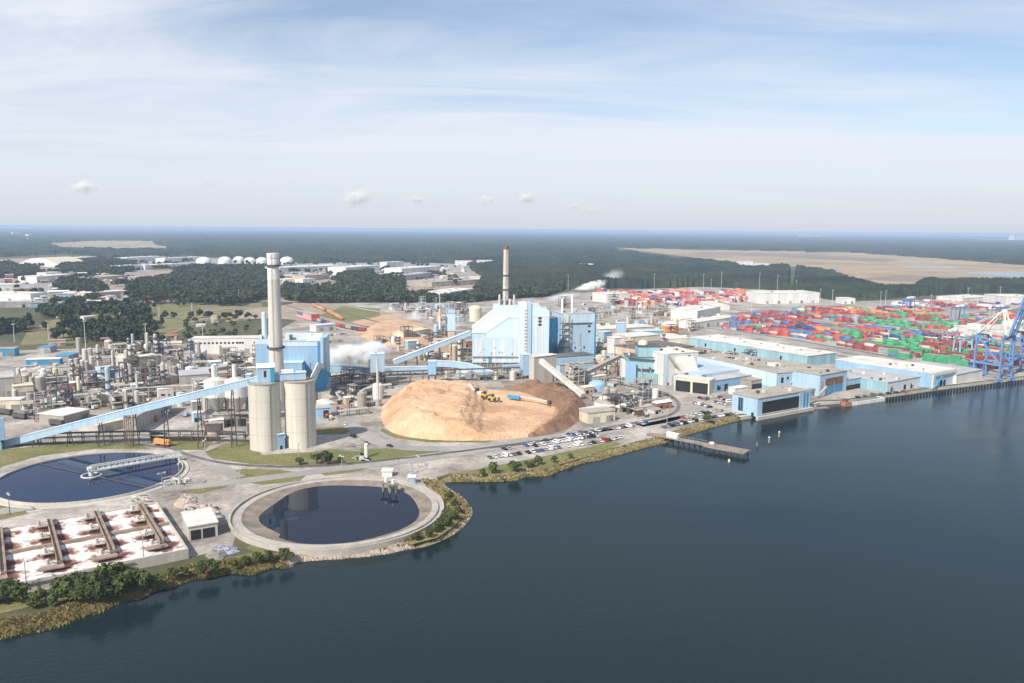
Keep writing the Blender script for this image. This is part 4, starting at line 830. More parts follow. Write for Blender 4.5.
def hchip0(x, y, d):
    k = np.clip((x-xm)/(xr-xm), 0, 1); k = k*k*(3-2*k); n = (vnoise(x, y, 14, 3)-.5)*3+(vnoise(x, y, 5, 4)-.5)*1.8+(vnoise(x, y, 2.0, 7)-.5)*.9-1.1*np.clip(np.abs((x*.6+y*.8) % 19-9.5)-7.6, 0, 1)
    ridge = 3.0*vnoise(x, y, 38, 6); return np.minimum(d*.72+(vnoise(x, y, 7, 9)-.5)*1.2*np.clip(d/4, 0, 1), (10.4+ridge)*(1-k)+3.4*k)+n*np.clip(d/10, 0, 1)*(.75-.35*k)
heap('chip_pile', 'huge pale orange wood chip pile in the middle of the mill', [(381, 408), (382, 422), (394, 434), (430, 440), (470, 441), (505, 439.5), (532, 436), (548, 428), (560, 417), (558, 408), (538, 399), (515, 394), (470, 391), (410, 391), (390, 398)], hchip, 'chips')
heap('bark_heap', 'dark brown bark ridge curling round the right end of the chip pile', [(505, 391), (530, 386.5), (560, 390), (584, 402), (586, 413), (574, 425), (556, 433), (532, 438), (528, 434), (546, 425), (557, 415), (553, 407), (535, 400)], lambda x, y, d: np.minimum(d*.8, 7)+((vnoise(x, y, 9, 3)-.5)*5+(vnoise(x, y, 3, 5)-.5)*2)*np.clip(d/5, 0, 1), 'bark')
heap('chip_heap', 'broad low sandy chip heap in the log yard behind the conveyor', [(360, 336), (372, 326), (400, 322), (425, 328), (436, 336), (420, 345), (385, 346)], lambda x, y, d: np.minimum(d*.5, 6)+(vnoise(x, y, 12, 3)-.5)*2*np.clip(d/8, 0, 1), mat('chips_dull', (.55, .36, .22), .95, col2=(.40, .26, .17), scale=.03, fine=.2), 2.5)
heap('chip_heap', 'small brown heap between the log yard and the digester', [(412, 334), (425, 329), (436, 333), (434, 340), (420, 342)], lambda x, y, d: np.minimum(d*.6, 9), 'bark', 2)
# machines on the pile
def digger(label, px, z, s, rz, m, kind):
    p = P(*px, z); o = thing(kind, label, kind.replace('_', ' '), (p.x, p.y, z), rz); o.scale = (s, s, s)
    part('body', MB().box(-.6, 0, 1.1, 4.6, 2.6, 1.7), m, o); part('cab', MB().box(.6, 0, 2.8, 1.8, 2.0, 1.8), 'glass', o)
    if kind == 'excavator':
        for s_ in (-1, 1): part('track', MB().box(0, s_*1.3, 0, 5, .8, 1.1), 'tyre', o)
        mb = MB(); mb.beam((1.5, .4, 2.2), (5.5, .4, 6.5), .7, .8); mb.beam((5.5, .4, 6.5), (8.2, .4, 2.2), .5, .6); part('boom', mb, m, o); part('bucket', MB().box(8.2, .4, .8, 1.4, 1.4, 1.4, .3), 'dark_metal', o)
    else:
        for x in (-1.8, 1.8):
            for s_ in (-1, 1):
                w = MB(); n = 14; w.add([(x+1.0*math.cos(2*math.pi*i/n), s_*1.45+q, 1.0+1.0*math.sin(2*math.pi*i/n)) for q in (-.4, .4) for i in range(n)], [(i, (i+1) % n, n+(i+1) % n, n+i) for i in range(n)]+[tuple(range(n-1, -1, -1)), tuple(range(n, 2*n))]); part('wheel', w, 'tyre', o)
        mb = MB(); mb.beam((1.5, -.9, 1.9), (4, -.9, 1.0), .35); mb.beam((1.5, .9, 1.9), (4, .9, 1.0), .35); part('lift_arm', mb, m, o); part('bucket', MB().wedge(-.01, .01, [(0, 0), (1, 0), (1, 1)]).box(4.6, 0, .3, 1.6, 3.8, 1.5), 'dark_metal', o)
    return o
digger('white excavator working on the chip pile', (478, 396), 5.0, 1.35, 2.6, 'white', 'excavator'); digger('yellow wheel loader parked behind the excavator on the chips', (484, 398), 4.6, 1.15, .4, 'yellow', 'wheel_loader'); digger('pale yellow wheel loader on the flat chips, rightmost machine', (492, 400.5), 4.4, 1.1, 0, 'yellow', 'wheel_loader'); digger('dark tracked machine left of the excavator on the chips', (474, 398), 4.6, 1.0, 1.2, 'dark_metal', 'excavator')
p = P(506, 397, 5); o = thing('reclaimer', 'chip reclaimer conveyor with blue housing lying on the pile', 'conveyor', (p.x, p.y, 4), -.62)
box_part(o, 'housing', 2, 13, -1.3, 1.3, 1, 3.4, 'deep_blue'); part('beam', MB().beam((10, 0, 3.2), (39, 0, 2.6), 1.3, 1.0), 'pale_metal', o); box_part(o, 'drive', 37.5, 40, -1.2, 1.2, .6, 3.4, 'dark_metal'); box_part(o, 'housing_roof', 1.8, 13.2, -1.5, 1.5, 3.4, 3.7, 'blue')

for l, px, hh in (('heap of pale broken concrete behind the pump shed', [(190, 515), (200, 506), (216, 506), (220, 513), (206, 518)], 1.8), ('low rubble heap between the clarifier and the pump shed', [(172, 505), (182, 497), (196, 497), (196, 505), (182, 509)], 1.5), ('dark soil heap beside the tarpaulin', [(205, 556), (214, 549), (228, 552), (224, 560), (212, 561)], 1.3)):
    heap('rubble_heap', l, px, lambda x, y, d: np.minimum(d*.7, hh)*(.5+vnoise(x, y, 1.3, 4))+(vnoise(x, y, .7, 6)-.5)*.9, 'rock' if 'soil' not in l else 'dark_concrete', .35)
for k, (x, y) in enumerate([(330, 2)]*0): pass
# girts, doors and wall boxes that break up the big plain walls
def dress(label_start, n, L_, h, y=-.1):
    r = [o for o in C.objects if str(o.get('label', '')).startswith(label_start)][0]
    for k in range(n):
        x, z = random.uniform(2, L_-3), random.uniform(1, h*.8); q = random.random()
        if q < .35: box_part(r, 'louvre', x, x+random.uniform(1, 2.2), y-.12, y+.05, z, z+random.uniform(.8, 1.6), 'grey_metal')
        elif q < .55: box_part(r, 'door', x, x+1.6, y-.1, y+.05, .05, 2.6, random.choice(['black', 'grey_metal', 'white']))
        elif q < .8: part('wall_pipe', MB().beam((x, y-.3, 0), (x, y-.3, random.uniform(h*.3, h*.9)), .35), 'grey_metal', r)
        else: box_part(r, 'wall_box', x, x+1.2, y-.7, y, z, z+1.5, 'pale_metal')
dress('tall plain blue', 16, 48, 36, -.32); dress('largest pale blue', 18, 40, 26); dress('smaller square blue', 12, 32, 34); dress('deep blue connecting', 5, 9, 40)
# ------------------------------------------------------------------ mill buildings toward the river
r, L2 = bld('paper_mill', 'teal mill block with dark pipes, left of the white machine hall', 'mill', (628, 383), (662, 383), 24, 22, 'teal', 'roof_dark')
box_part(r, 'upper_block', 9, L2-2, 2, 20, 22.5, 31, 'teal'); box_part(r, 'roof', 8.5, L2-1.5, 1.5, 20.5, 31, 31.6, 'dark_metal'); box_part(r, 'side_block', -3, 6, -3, 10, 0, 18, 'blue'); box_part(r, 'white_panel', -6, -3.02, -2, 8, 0, 20, 'white')
for z in (13, 21.5): mb = MB(); mb.beam((0, -1.2, z), (L2, -1.2, z-2), 1.0); part('pipe', mb, 'dark_metal', r)
for k in range(9): x = random.uniform(8, L2); mb = MB(); mb.beam((x, -1.5, 0), (x+random.uniform(-6, 4), -1.5, random.uniform(8, 18)), .9); part('pipe', mb, random.choice(['dark_metal', 'deep_blue', 'grey_metal']), r)
box_part(r, 'lean_to', 12, 24, -7, -2.1, 0, 9, 'teal'); part('roof_tank', MB().dome(L2*.5, 14, 31.6, 4.5, 4), 'cream', r); part('duct', MB().beam((L2-3, -2, 4), (L2-3, -2, 24), 2.2), 'deep_blue', r)
r, L2 = bld('machine_hall', 'white walled machine hall with sloping chutes above two dark bays', 'mill', (663, 386), (697, 383), 30, 27, 'white', 'roof_white')
mb = MB(); mb.beam((4, -1.5, 26), (16, -8, 9), 3, 1.4); part('chute', mb, 'grey_metal', r); mb = MB(); mb.wedge(12, 30, [(-9, 0), (-.05, 0), (-.05, 24), (-9, 12)]); part('sloped_front', mb, 'roof_white', r)
box_part(r, 'left_face', -.3, 4, -.4, -.02, 0, 27, 'pale_blue'); wins(r, [26], [20], 2.2, 5, 'dark_metal', -.1)
r, L2 = bld('bay_shed', 'cream framed shed with two large dark openings by the car park', 'shed', (674, 390.5), (709, 395), 12, 11.5, 'cream', 'roof_white')
box_part(r, 'opening', 1.2, L2*.47, -.15, .2, .2, 9, 'black'); box_part(r, 'opening', L2*.53, L2-1.2, -.15, .2, .2, 9, 'black')
bld('flat_roof_mill', 'flat dark roofed block behind the white machine hall', 'mill', (650, 366), (694, 360), 50, 14, 'pink_tan', 'roof_dark')
r, L2 = bld('teal_warehouse', 'very long white roofed warehouse with a teal front wall', 'warehouse', (690, 346.5), (807, 367), 44, 10.5, 'teal', 'roof_white')
wins(r, [L2*.15, L2*.42, L2*.55, L2*.8], [3], 2.4, 3.5, 'black'); box_part(r, 'plinth', 0, L2, -.2, .1, 0, 1.2, 'grey_metal')
for k in range(9): part('roof_vent', MB().box(10+k*17, 20+(k % 3)*6, 11, 2, 2, 1.2), 'grey_metal', r)
r, L2 = bld('pale_block', 'pale cream block joined to the left end of the teal warehouse', 'warehouse', (664, 347), (690, 346), 40, 9, 'cream', 'roof_white')
r, L2 = bld('finishing_hall', 'long tan roofed hall with windowed blue end wall facing the river', 'hall', (776, 393), (816, 388.5), 104, 16, 'sky_blue', 'roof_tan')
wins(r, [12, 18, 23], [10.5], 2.0, 1.9, 'black'); wins(r, [6], [8], 2.6, 4.4, 'black'); box_part(r, 'louvre', 20, 31, -.15, .1, 7.4, 8.2, 'dark_metal'); box_part(r, 'louvre', 22, 31, -.15, .1, 3.5, 4.3, 'dark_metal'); box_part(r, 'side_panel', -.3, .0-.02, 0, 103, 4, 15.9, 'pale_blue'); box_part(r, 'roof_plant', 16, 24, 20, 26, 16.6, 19.8, 'white'); box_part(r, 'louvre', 17, 21, 19.8, 20, 17, 19.2, 'dark_metal')
r, L2 = bld('panel_hall', 'pale blue hall with a broad brown and blue window bay by the river', 'hall', (819, 396.5), (846, 391), 70, 17, 'sky_blue', 'roof_tan')
box_part(r, 'opening', 8, L2-6, -.2, .1, 7.5, 13.5, 'rust'); box_part(r, 'lower_panel', 8, L2-6, -.25, .1, 1.5, 7.3, 'deep_blue'); box_part(r, 'doorway', 1.5, 4.5, -.2, .1, 5, 12, 'roof_tan')
mb = MB(); mb.beam((-7, -3, 1), (5, -3, 8), 1.6, 1.4); part('stair', mb, 'grey_metal', r)
r, L2 = bld('blue_gabled_store', 'low blue store with grey blue roof behind the visitors car park', 'store', (712, 393.5), (753, 386.5), 60, 10, 'blue', 'roof_grey')
wins(r, [8, 17], [2], 4, 4, 'black'); box_part(r, 'roof_step', 4, L2+6, 14, 58, 10.5, 13, mat('roof_blue', (.40, .47, .55), .75, var=.1))
r, L2 = bld('open_garage', 'small tan roofed garage with a wide dark opening behind the dock house', 'garage', (751, 391), (771, 388), 16, 8.5, 'roof_tan', 'roof_tan'); box_part(r, 'opening', 1, L2-2, -.15, .2, 0, 5.5, 'black')
bld('site_office', 'white flat roofed cabins stacked behind the dock house', 'office', (735, 395), (748, 393), 7, 5, 'white', 'white')
# dock house
r, L2 = bld('dock_house', 'bright blue dock house with one long dark opening on the river', 'dock house', (757, 417), (809, 407.5), 23, 13, 'sky_blue', 'roof_tan')
box_part(r, 'opening', 5.2, L2-12.5, -.2, .3, 1.6, 10.2, 'black'); box_part(r, 'sill', 5.0, L2-12.3, -.5, .25, 1.0, 1.6, 'concrete'); box_part(r, 'front_frame', L2-12.3, L2+.3, -.35, -.02, 0, 12.9, 'sky_blue')
for x in (L2-7.5, L2-4): box_part(r, 'window_strip', x, x+1.8, -.5, -.36, 1, 12, 'deep_blue')
part('side_window', MB().box(-.12, 15, 1.8, .3, 4.4, 9.5), 'glass', r); box_part(r, 'side_door', -.3, -.02, 3, 5, 0, 2.4, 'black')
for dy in (13.2, 15, 16.8): part('mullion', MB().box(-.3, dy, 1.8, .1, .15, 9.5), 'blue', r)
box_part(r, 'apron', -2, L2+2, -2.6, -.55, -2, .5, 'concrete')
# quayside sheds
def side_wall(r, D, h, m): box_part(r, 'side_wall', -.25, -.01, .2, D-.2, .2, h-.1, m)
r, L2 = bld('transit_shed', 'low grey roofed waterfront shed with blue side wall, left of the pair', 'shed', (887, 393), (931, 384.5), 55, 8.5, mat('shed_pale', (.55, .60, .62), .65, var=.08), 'roof_grey'); side_wall(r, 55, 8.5, 'teal')
wins(r, [6, 26, 36], [.2], 3.2, 4, 'black', -.08, 'door'); 
r, L2 = bld('transit_shed', 'small blue shed on open stilts left of the grey waterfront shed', 'shed', (844, 391), (861, 388), 30, 9, 'blue', 'roof_grey'); box_part(r, 'opening', .5, L2-.5, -.15, .2, .1, 4.2, 'black')
r, L2 = bld('transit_shed', 'taller waterfront shed with long blue side and white framed front', 'shed', (931, 388.5), (955, 383), 88, 12.5, 'pale_blue', 'roof_white'); side_wall(r, 88, 12.5, 'blue')
box_part(r, 'front_frame', .5, L2-.5, -1.2, -.03, 10, 12.2, 'white'); box_part(r, 'front_frame', .5, 4, -1.2, -.03, 0, 10, 'white'); mb = MB(); mb.beam((4, -1.5, 1), (15, -1.5, 9), 1.4, 1.0); part('stair', mb, 'deep_blue', r); wins(r, [17, 23], [.2], 3.4, 5, 'black', -.1, 'door')
bld('transit_shed', 'low white roofed shed beside the blue ship crane', 'shed', (956, 384), (982, 378.5), 55, 8, 'white', 'roof_grey')
fl = []
for i in range(52):
    x = 868+i*3.05; a = P(x, 403.3-(x-842)*23.6/182.0, 0); o = MB(); o.box(a.x+.4, a.y-.9, -2.6, 1.3, .9, 2.9, math.atan2(.445, .895)); o = part('fender', o, 'black', None); o.data.transform(Matrix.Translation((-a.x, -a.y, 0))); o.location = (a.x, a.y, 0); tag(o, '', 'fender', 'dark fenders along the quay edge'); fl.append(o)
number_left_to_right(fl, 'dark rubber fender on the quay wall edge, @')
# pier
a, b = P(648, 433, 1), P(747, 451.5, 1); d = (b-a).normalized(); q = Vector((-d.y, d.x)); Lp = (b-a).length
o = thing('pier', 'dark wooden pier reaching out into the river below the car park', 'pier', (a.x, a.y, 0), math.atan2(d.y, d.x))
box_part(o, 'deck', 0, Lp, -2.6, 2.6, .4, 1.0, mat('timber', (.30, .245, .20), .9, col2=(.19, .155, .13), scale=.3, fine=.2)); box_part(o, 'pier_head', Lp*.62, Lp+.3, -5.5, 4.5, .42, 1.02, 'timber')
for k in range(18):
    for s in ((-2.2, 2.2) if k < 11 else (-5, 4)): part('pile', MB().cyl(2+k*(Lp-3)/17, s, -5, .4, .35, n=8), 'dark_metal', o)
for s in (-2.5, 2.5):
    mb = MB(); mb.beam((0, s, 2.3), (Lp*.6, s, 2.3), .1)
    for k in range(14): mb.beam((k*Lp*.6/13, s, 1.2), (k*Lp*.6/13, s, 2.3), .1)
    part('handrail', mb, 'grey_metal', o)
p = a+d*Lp*.27; o = thing('pier_shed', 'small white shed standing on the near part of the pier', 'shed', (p.x, p.y, 1.0), math.atan2(d.y, d.x)); box_part(o, 'wall', -4, 4, -1.8, 1.8, 0, 2.8, 'white'); part('roof', MB().wedge(-4.2, 4.2, [(-2, 2.8), (2, 2.8), (0, 3.5)]), 'white', o)
p = a+d*Lp*.66; o = thing('mooring_winch', 'pale mooring winch on the pier head', 'winch', (p.x, p.y, 1.02)); box_part(o, 'frame', -1.2, 1.2, -.9, .9, 0, .8, 'grey_metal'); part('drum', MB().beam((-1.4, 0, 1.2), (1.4, 0, 1.2), 1.2), 'white', o)
for x, y, l in ((757, 446, 'short dark mooring pile near the pier head'), (769, 442.5, 'pale topped mooring pile, nearer of the pair off the dock house'), (779, 437, 'pale topped mooring pile, farther of the pair off the dock house'), (729, 462, 'small pale yellow buoy alone on the water below the pier')):
    p = P(x, y, ZW); o = thing('mooring_pile' if 'buoy' not in l else 'buoy', l, 'buoy' if 'buoy' in l else 'mooring', (p.x, p.y, ZW)); hh = 3.2 if 'pale topped' in l else 2.2 if 'dark' in l else 1.0
    part('post', MB().cyl(0, 0, -2, hh, .7 if 'buoy' not in l else .9, .55, 10), 'cream' if 'buoy' in l else 'timber', o); part('cap', MB().cyl(0, 0, hh, hh+.7, .75, .3, 10), 'cream' if 'dark' not in l else 'dark_metal', o)
a, b = P(842, 406, ZW), P(881, 400.2, ZW); d = (b-a).normalized(); o = thing('barge', 'white flat barge with a dull red bow moored at the quay', 'barge', (a.x, a.y, ZW), math.atan2(d.y, d.x)); Lb = (b-a).length
part('hull', MB().prism([(7, -3.4), (Lb, -3.4), (Lb, 3.4), (7, 3.4)], -.5, 2.6), 'white', o); part('bow', MB().prism([(6.98, -3.4), (6.98, 3.4), (1, 2.6), (-1, 0), (1, -2.6)], -.5, 3.2), 'brick', o); box_part(o, 'hold', 10, Lb-4, -2.4, 2.4, 2.6, 3.0, 'dark_concrete'); box_part(o, 'wheelhouse', 1.5, 5, -1.6, 1.6, 3.2, 5.4, 'rust')
p = P(820, 408.5, ZW); o = thing('landing_float', 'dark landing float at the corner right of the dock house', 'float', (p.x, p.y, ZW), .35); box_part(o, 'deck', -7, 7, -2, 2, -.3, .7, 'timber'); mb = MB(); mb.beam((-2, 2, .8), (-3, 7, 3), 1.4, .3); part('gangway', mb, 'grey_metal', o)

# ------------------------------------------------------------------ ship to shore cranes, yard gantries
def ship_crane(label, px, s=1.0):
    p = P(*px); o = thing('ship_crane', label, 'crane', (p.x, p.y, 0), math.atan2(.445, .895)); o.scale = (s, s, s)
    for x in (-9, 9):
        for y in (0, 24):
            l = part('leg', MB().beam((x, y, 1.8), (x*.86, y, 40), 1.35, 1.5), 'crane_blue', o); part('bogie', MB().box(x, y, 0, 8, 2.4, 2.2), 'crane_blue', l)
        mb = MB(); mb.beam((x*.93, 0, 14), (x*.93, 24, 14), 1.4); mb.beam((x*.93, 0, 14), (x*.86, 24, 38), 1.0); part('side_frame', mb, 'crane_blue', o)
    for y in (0, 24):
        mb = MB(); mb.beam((-9, y, 13), (9, y, 13), 1.5, 2); mb.beam((-8, y, 39), (8, y, 39), 1.5, 2.2); part('portal_beam', mb, 'crane_blue', o)
    for x in (-3.4, 3.4):
        mb = MB(); mb.beam((x, -2, 41), (x, 44, 41), 1.2, 2.2); part('girder', mb, 'pale_metal', o)
        mb = MB(); mb.beam((x, -2.6, 41), (x, -17, 92), 1.2, 2.0); part('boom', mb, 'crane_blue', o)
        mb = MB(); mb.beam((x*1.6, 0, 41), (x*.4, 6, 63), 1.3); mb.beam((x*1.6, 24, 41), (x*.4, 6, 63), .9); mb.beam((x*.5, 6, 62), (x, 42, 42), .4); mb.beam((x*.5, 6, 62), (x, -11, 70), .35); part('a_frame', mb, 'white', o)
    mb = MB()
    for k in range(10): f = k/9; mb.beam((-3.4, -2.6-14.4*f, 41+51*f), (3.4, -2.6-14.4*f, 41+51*f), .6)
    part('boom_tie', mb, 'crane_blue', o); box_part(o, 'machine_house', -4.2, 4.2, 24, 37, 42.3, 47.5, 'white'); box_part(o, 'cab', -1.5, 1.5, 1, 4, 36.5, 39.3, 'deep_blue')
    return o
ship_crane('blue ship to shore crane with raised boom at the quay, fully in view', (1005, 380.5)); ship_crane('second blue ship crane cut off by the right edge', (1040, 376))
def yard_crane(label, px, m, s=1.0):
    p = P(*px); o = thing('yard_gantry', label, 'crane', (p.x, p.y, 0), math.atan2(.555, .83)); o.scale = (s, s, s)
    for x in (-12, 12):
        for y in (-4, 4): part('leg', MB().beam((x, y, 0), (x, y*.7, 21), 1.3), m, o)
        part('sill_beam', MB().box(x, 0, .8, 1.6, 13, 1.6), m, o)
    for y in (-2.8, 2.8): part('girder', MB().box(0, y, 20.5, 28, 1.4, 2.0), m, o)
    box_part(o, 'trolley', -3, 3, -2.2, 2.2, 22.5, 25, 'white'); box_part(o, 'machine_house', 8, 13, -3.6, 3.6, 22.6, 25.4, 'roof_white'); return o
yard_crane('teal yard gantry with white top left of the ship crane', (962, 357), 'teal'); yard_crane('blue yard gantry among the far stacks', (957, 322), 'crane_blue'); yard_crane('dark blue yard gantry near the white shed', (997, 322), 'crane_blue'); yard_crane('blue yard gantry farthest back in the yard', (908, 312), 'crane_blue'); yard_crane('dark teal yard gantry behind the near containers', (949, 348), 'teal', .85)

# ------------------------------------------------------------------ container yard
cu_, cv_ = Vector((.555, -.832)), Vector((.832, .555)); O_ = P(735, 328); CRZ = math.atan2(cu_.y, cu_.x)
YARD = [(722, 329), (742, 318), (790, 312), (835, 312), (880, 308), (900, 303), (1000, 301), (1120, 305), (1200, 352), (1006, 366), (978, 372), (958, 368), (912, 361), (860, 350), (800, 338), (750, 333)]
BACK = [(592, 301), (598, 293), (690, 290), (745, 292), (748, 302), (690, 306), (640, 307)]
boxes = []; UA = list(np.arange(-620, 520, 12.9)); row = -1
for blk in range(-28, 56):
    b0 = blk*17.6
    for r_ in range(4):
        row += 1; b = b0+r_*2.75
        for ia, a_ in enumerate(UA):
            g = O_+cu_*a_+cv_*b; x, y = proj(g.x, g.y); zone = 'yard' if inpoly([x], [y], YARD)[0] else 'back' if inpoly([x], [y], BACK)[0] else None
            if not zone: continue
            if ia % 9 == 7: continue
            dens = float(vnoise(np.array([a_]), np.array([b]), 55, 21)[0]); q = float(vnoise(np.array([a_*1.0]), np.array([b*4.0]), 105, 33)[0]); k = float(vnoise(np.array([a_]), np.array([b]), 130, 41)[0])
            n = 0 if dens < .38 else int(1+(dens-.3)*6.0+random.random()*1.3-.4)
            n = max(0, min(4, n))
            if n == 0: continue
            if zone == 'back': pal = ['red', 'red', 'orange', 'orange', 'red', 'pink', 'navy', 'white', 'maroon', 'tan']
            elif y > 340: pal = ['red', 'maroon', 'maroon', 'navy', 'green', 'grey', 'red', 'blue', 'maroon', 'green', 'tan', 'navy', 'white']
            elif x < 815: pal = ['red', 'red', 'red', 'maroon', 'blue', 'red', 'maroon', 'navy', 'grey', 'green', 'blue', 'white', 'tan']
            elif 840 < x < 970 and y > 316: pal = ['green', 'green', 'green', 'red', 'maroon', 'green', 'red', 'grey'] if k > .3 else ['red', 'red', 'maroon', 'grey', 'blue']
            elif 312 < y <= 318 and x < 950: pal = ['orange', 'orange', 'green', 'red', 'maroon', 'orange', 'tan']
            elif y <= 312: pal = ['blue', 'navy', 'red', 'maroon', 'pink', 'grey', 'white', 'tan', 'blue']
            else: pal = ['red', 'maroon', 'blue', 'navy', 'green', 'maroon', 'red', 'orange', 'grey', 'blue', 'green', 'white']
            main = pal[int(q*.999*len(pal))]
            for lv in range(n):
                c = main if random.random() < .66 else random.choice(pal); boxes.append((math.hypot(g.x, g.y), g.x+random.uniform(-.3, .3)*cu_.x, g.y+random.uniform(-.3, .3)*cu_.y, lv, c, row, lv == n-1, x))
vis = sorted([b for b in boxes if -5 < b[7] < 1029]); near = vis[:300]; nset = set(map(id, near)); rest = [b for b in boxes if id(b) not in nset]
cm = {}
def cont_mesh(c):
    if c not in cm:
        mb = MB(); mb.box(0, 0, .02, 12.0, 2.36, 2.5); me1 = mb.mesh('container_body', 'box_'+c)
        d = MB(); d.box(6.05, -.6, .15, .1, 1.1, 2.3); d.box(6.05, .6, .15, .1, 1.1, 2.3); f = MB()
        for x in (-6.0, 6.0):
            for y in (-1.2, 1.2): f.box(x, y, 0, .3, .22, 2.58)
        for z in (0, 2.42):
            for y in (-1.2, 1.2): f.box(0, y, z, 11.7, .16, .16)
        cm[c] = (me1, d.mesh('container_doors', 'box_'+c), f.mesh('container_frame', 'box_'+c))
    return cm[c]
rows = sorted({b[5] for b in near}); bayrank = {}
for rr_ in rows:
    xs = sorted({round(b[7], 1) for b in near if b[5] == rr_}); bayrank.update({(rr_, x): i+1 for i, x in enumerate(xs)})
rowrank = {rr_: i+1 for i, rr_ in enumerate(rows)}
LV = ['on the ground', 'second up', 'third up', 'fourth up']
for (d_, x, y, lv, c, rw, top, px) in near:
    colr = {'pink': 'pinkish', 'maroon': 'dark red', 'navy': 'dark blue', 'box': ''}.get(c, c)
    o = thing('shipping_container', f'{colr} container {LV[lv]}, {ordw(bayrank[(rw, round(px, 1))])} stack of {ordw(rowrank[rw])} container row from the left', 'container', (x, y, .12+lv*2.6), CRZ, 'shipping containers stacked in the terminal yard')
    m1, m2, m3 = cont_mesh(c); link('body', m1, o); link('door', m2, o); link('frame', m3, o)
cols = sorted(CONT); mb_v, mb_m = [], []
c_, s_ = math.cos(CRZ), math.sin(CRZ); bv = np.array([(sx*6.05, sy*1.22, z) for z in (0, 2.58) for sx, sy in ((-1, -1), (1, -1), (1, 1), (-1, 1))]); bv = np.stack([bv[:, 0]*c_-bv[:, 1]*s_, bv[:, 0]*s_+bv[:, 1]*c_, bv[:, 2]], -1)
if rest:
    pos = np.array([(b[1], b[2], .12+b[3]*2.6) for b in rest]); vv = (bv[None]+pos[:, None]).reshape(-1, 3); ff = np.array([(4, 5, 6, 7), (0, 1, 5, 4), (1, 2, 6, 5), (2, 3, 7, 6), (3, 0, 4, 7)]); fa = (ff[None]+(np.arange(len(rest))*8)[:, None, None]).reshape(-1, 4)
    me = npmesh('far_containers', vv, fa, ['box_'+c for c in cols]); me.polygons.foreach_set('material_index', np.repeat([cols.index(b[4]) for b in rest], 5).astype(np.int32)); tag(link('container_stacks', me), 'mass of mixed red, green and blue container stacks far back in the yard', 'containers', kind='stuff')
print('containers', len(near), len(rest))

# ------------------------------------------------------------------ town and far buildings
def fb(label, x0, y0, x1, y1, depth, top, wall='white', roof='roof_white', gable=0, name='warehouse', cat='warehouse', deck=0):
    h = max(3.0, hgt((x0+x1)/2, (y0+y1)/2, top)); r, L2 = bld(name, label, cat, (x0, y0), (x1, y1), depth, h, wall, roof, gable); n = max(2, int(L2/22))
    for k in range(n): box_part(r, 'door', L2*(k+.35)/n, L2*(k+.35)/n+5, -.3, .1, 0, min(5, h*.6), 'dark_concrete' if k % 2 else 'grey_metal')
    if gable == 0 and depth > 35:
        for k in range(max(1, n//2)): part('roof_unit', MB().box(L2*(k+.5)/max(1, n//2), depth*(.3+.3*(k % 2)), h+.5, 4, 3, 2), 'grey_metal', r)
    return r
a, b = P(19, 266), P(58, 267); r = thing('arched_warehouse', 'large pale warehouse with a curved roof in the far left town', 'warehouse', (a.x, a.y, 0), math.atan2(b.y-a.y, b.x-a.x)); Lw = (b-a).length
n = 14; pf = [(Lw*i/n, 10+18*math.sin(math.pi*i/n)) for i in range(n+1)]; mb = MB(); vs = [(x, 0, z) for x, z in pf]+[(x, 120, z) for x, z in pf]; mb.add(vs, [(i, i+1, n+2+i, n+1+i) for i in range(n)]); part('roof', mb, 'cream', r)
mb = MB(); mb.add([(x, .5, z-.3) for x, z in pf]+[(Lw, .5, 0), (0, .5, 0)], [tuple(range(n+1))+(n+1, n+2)]); part('wall', mb, 'white', r)
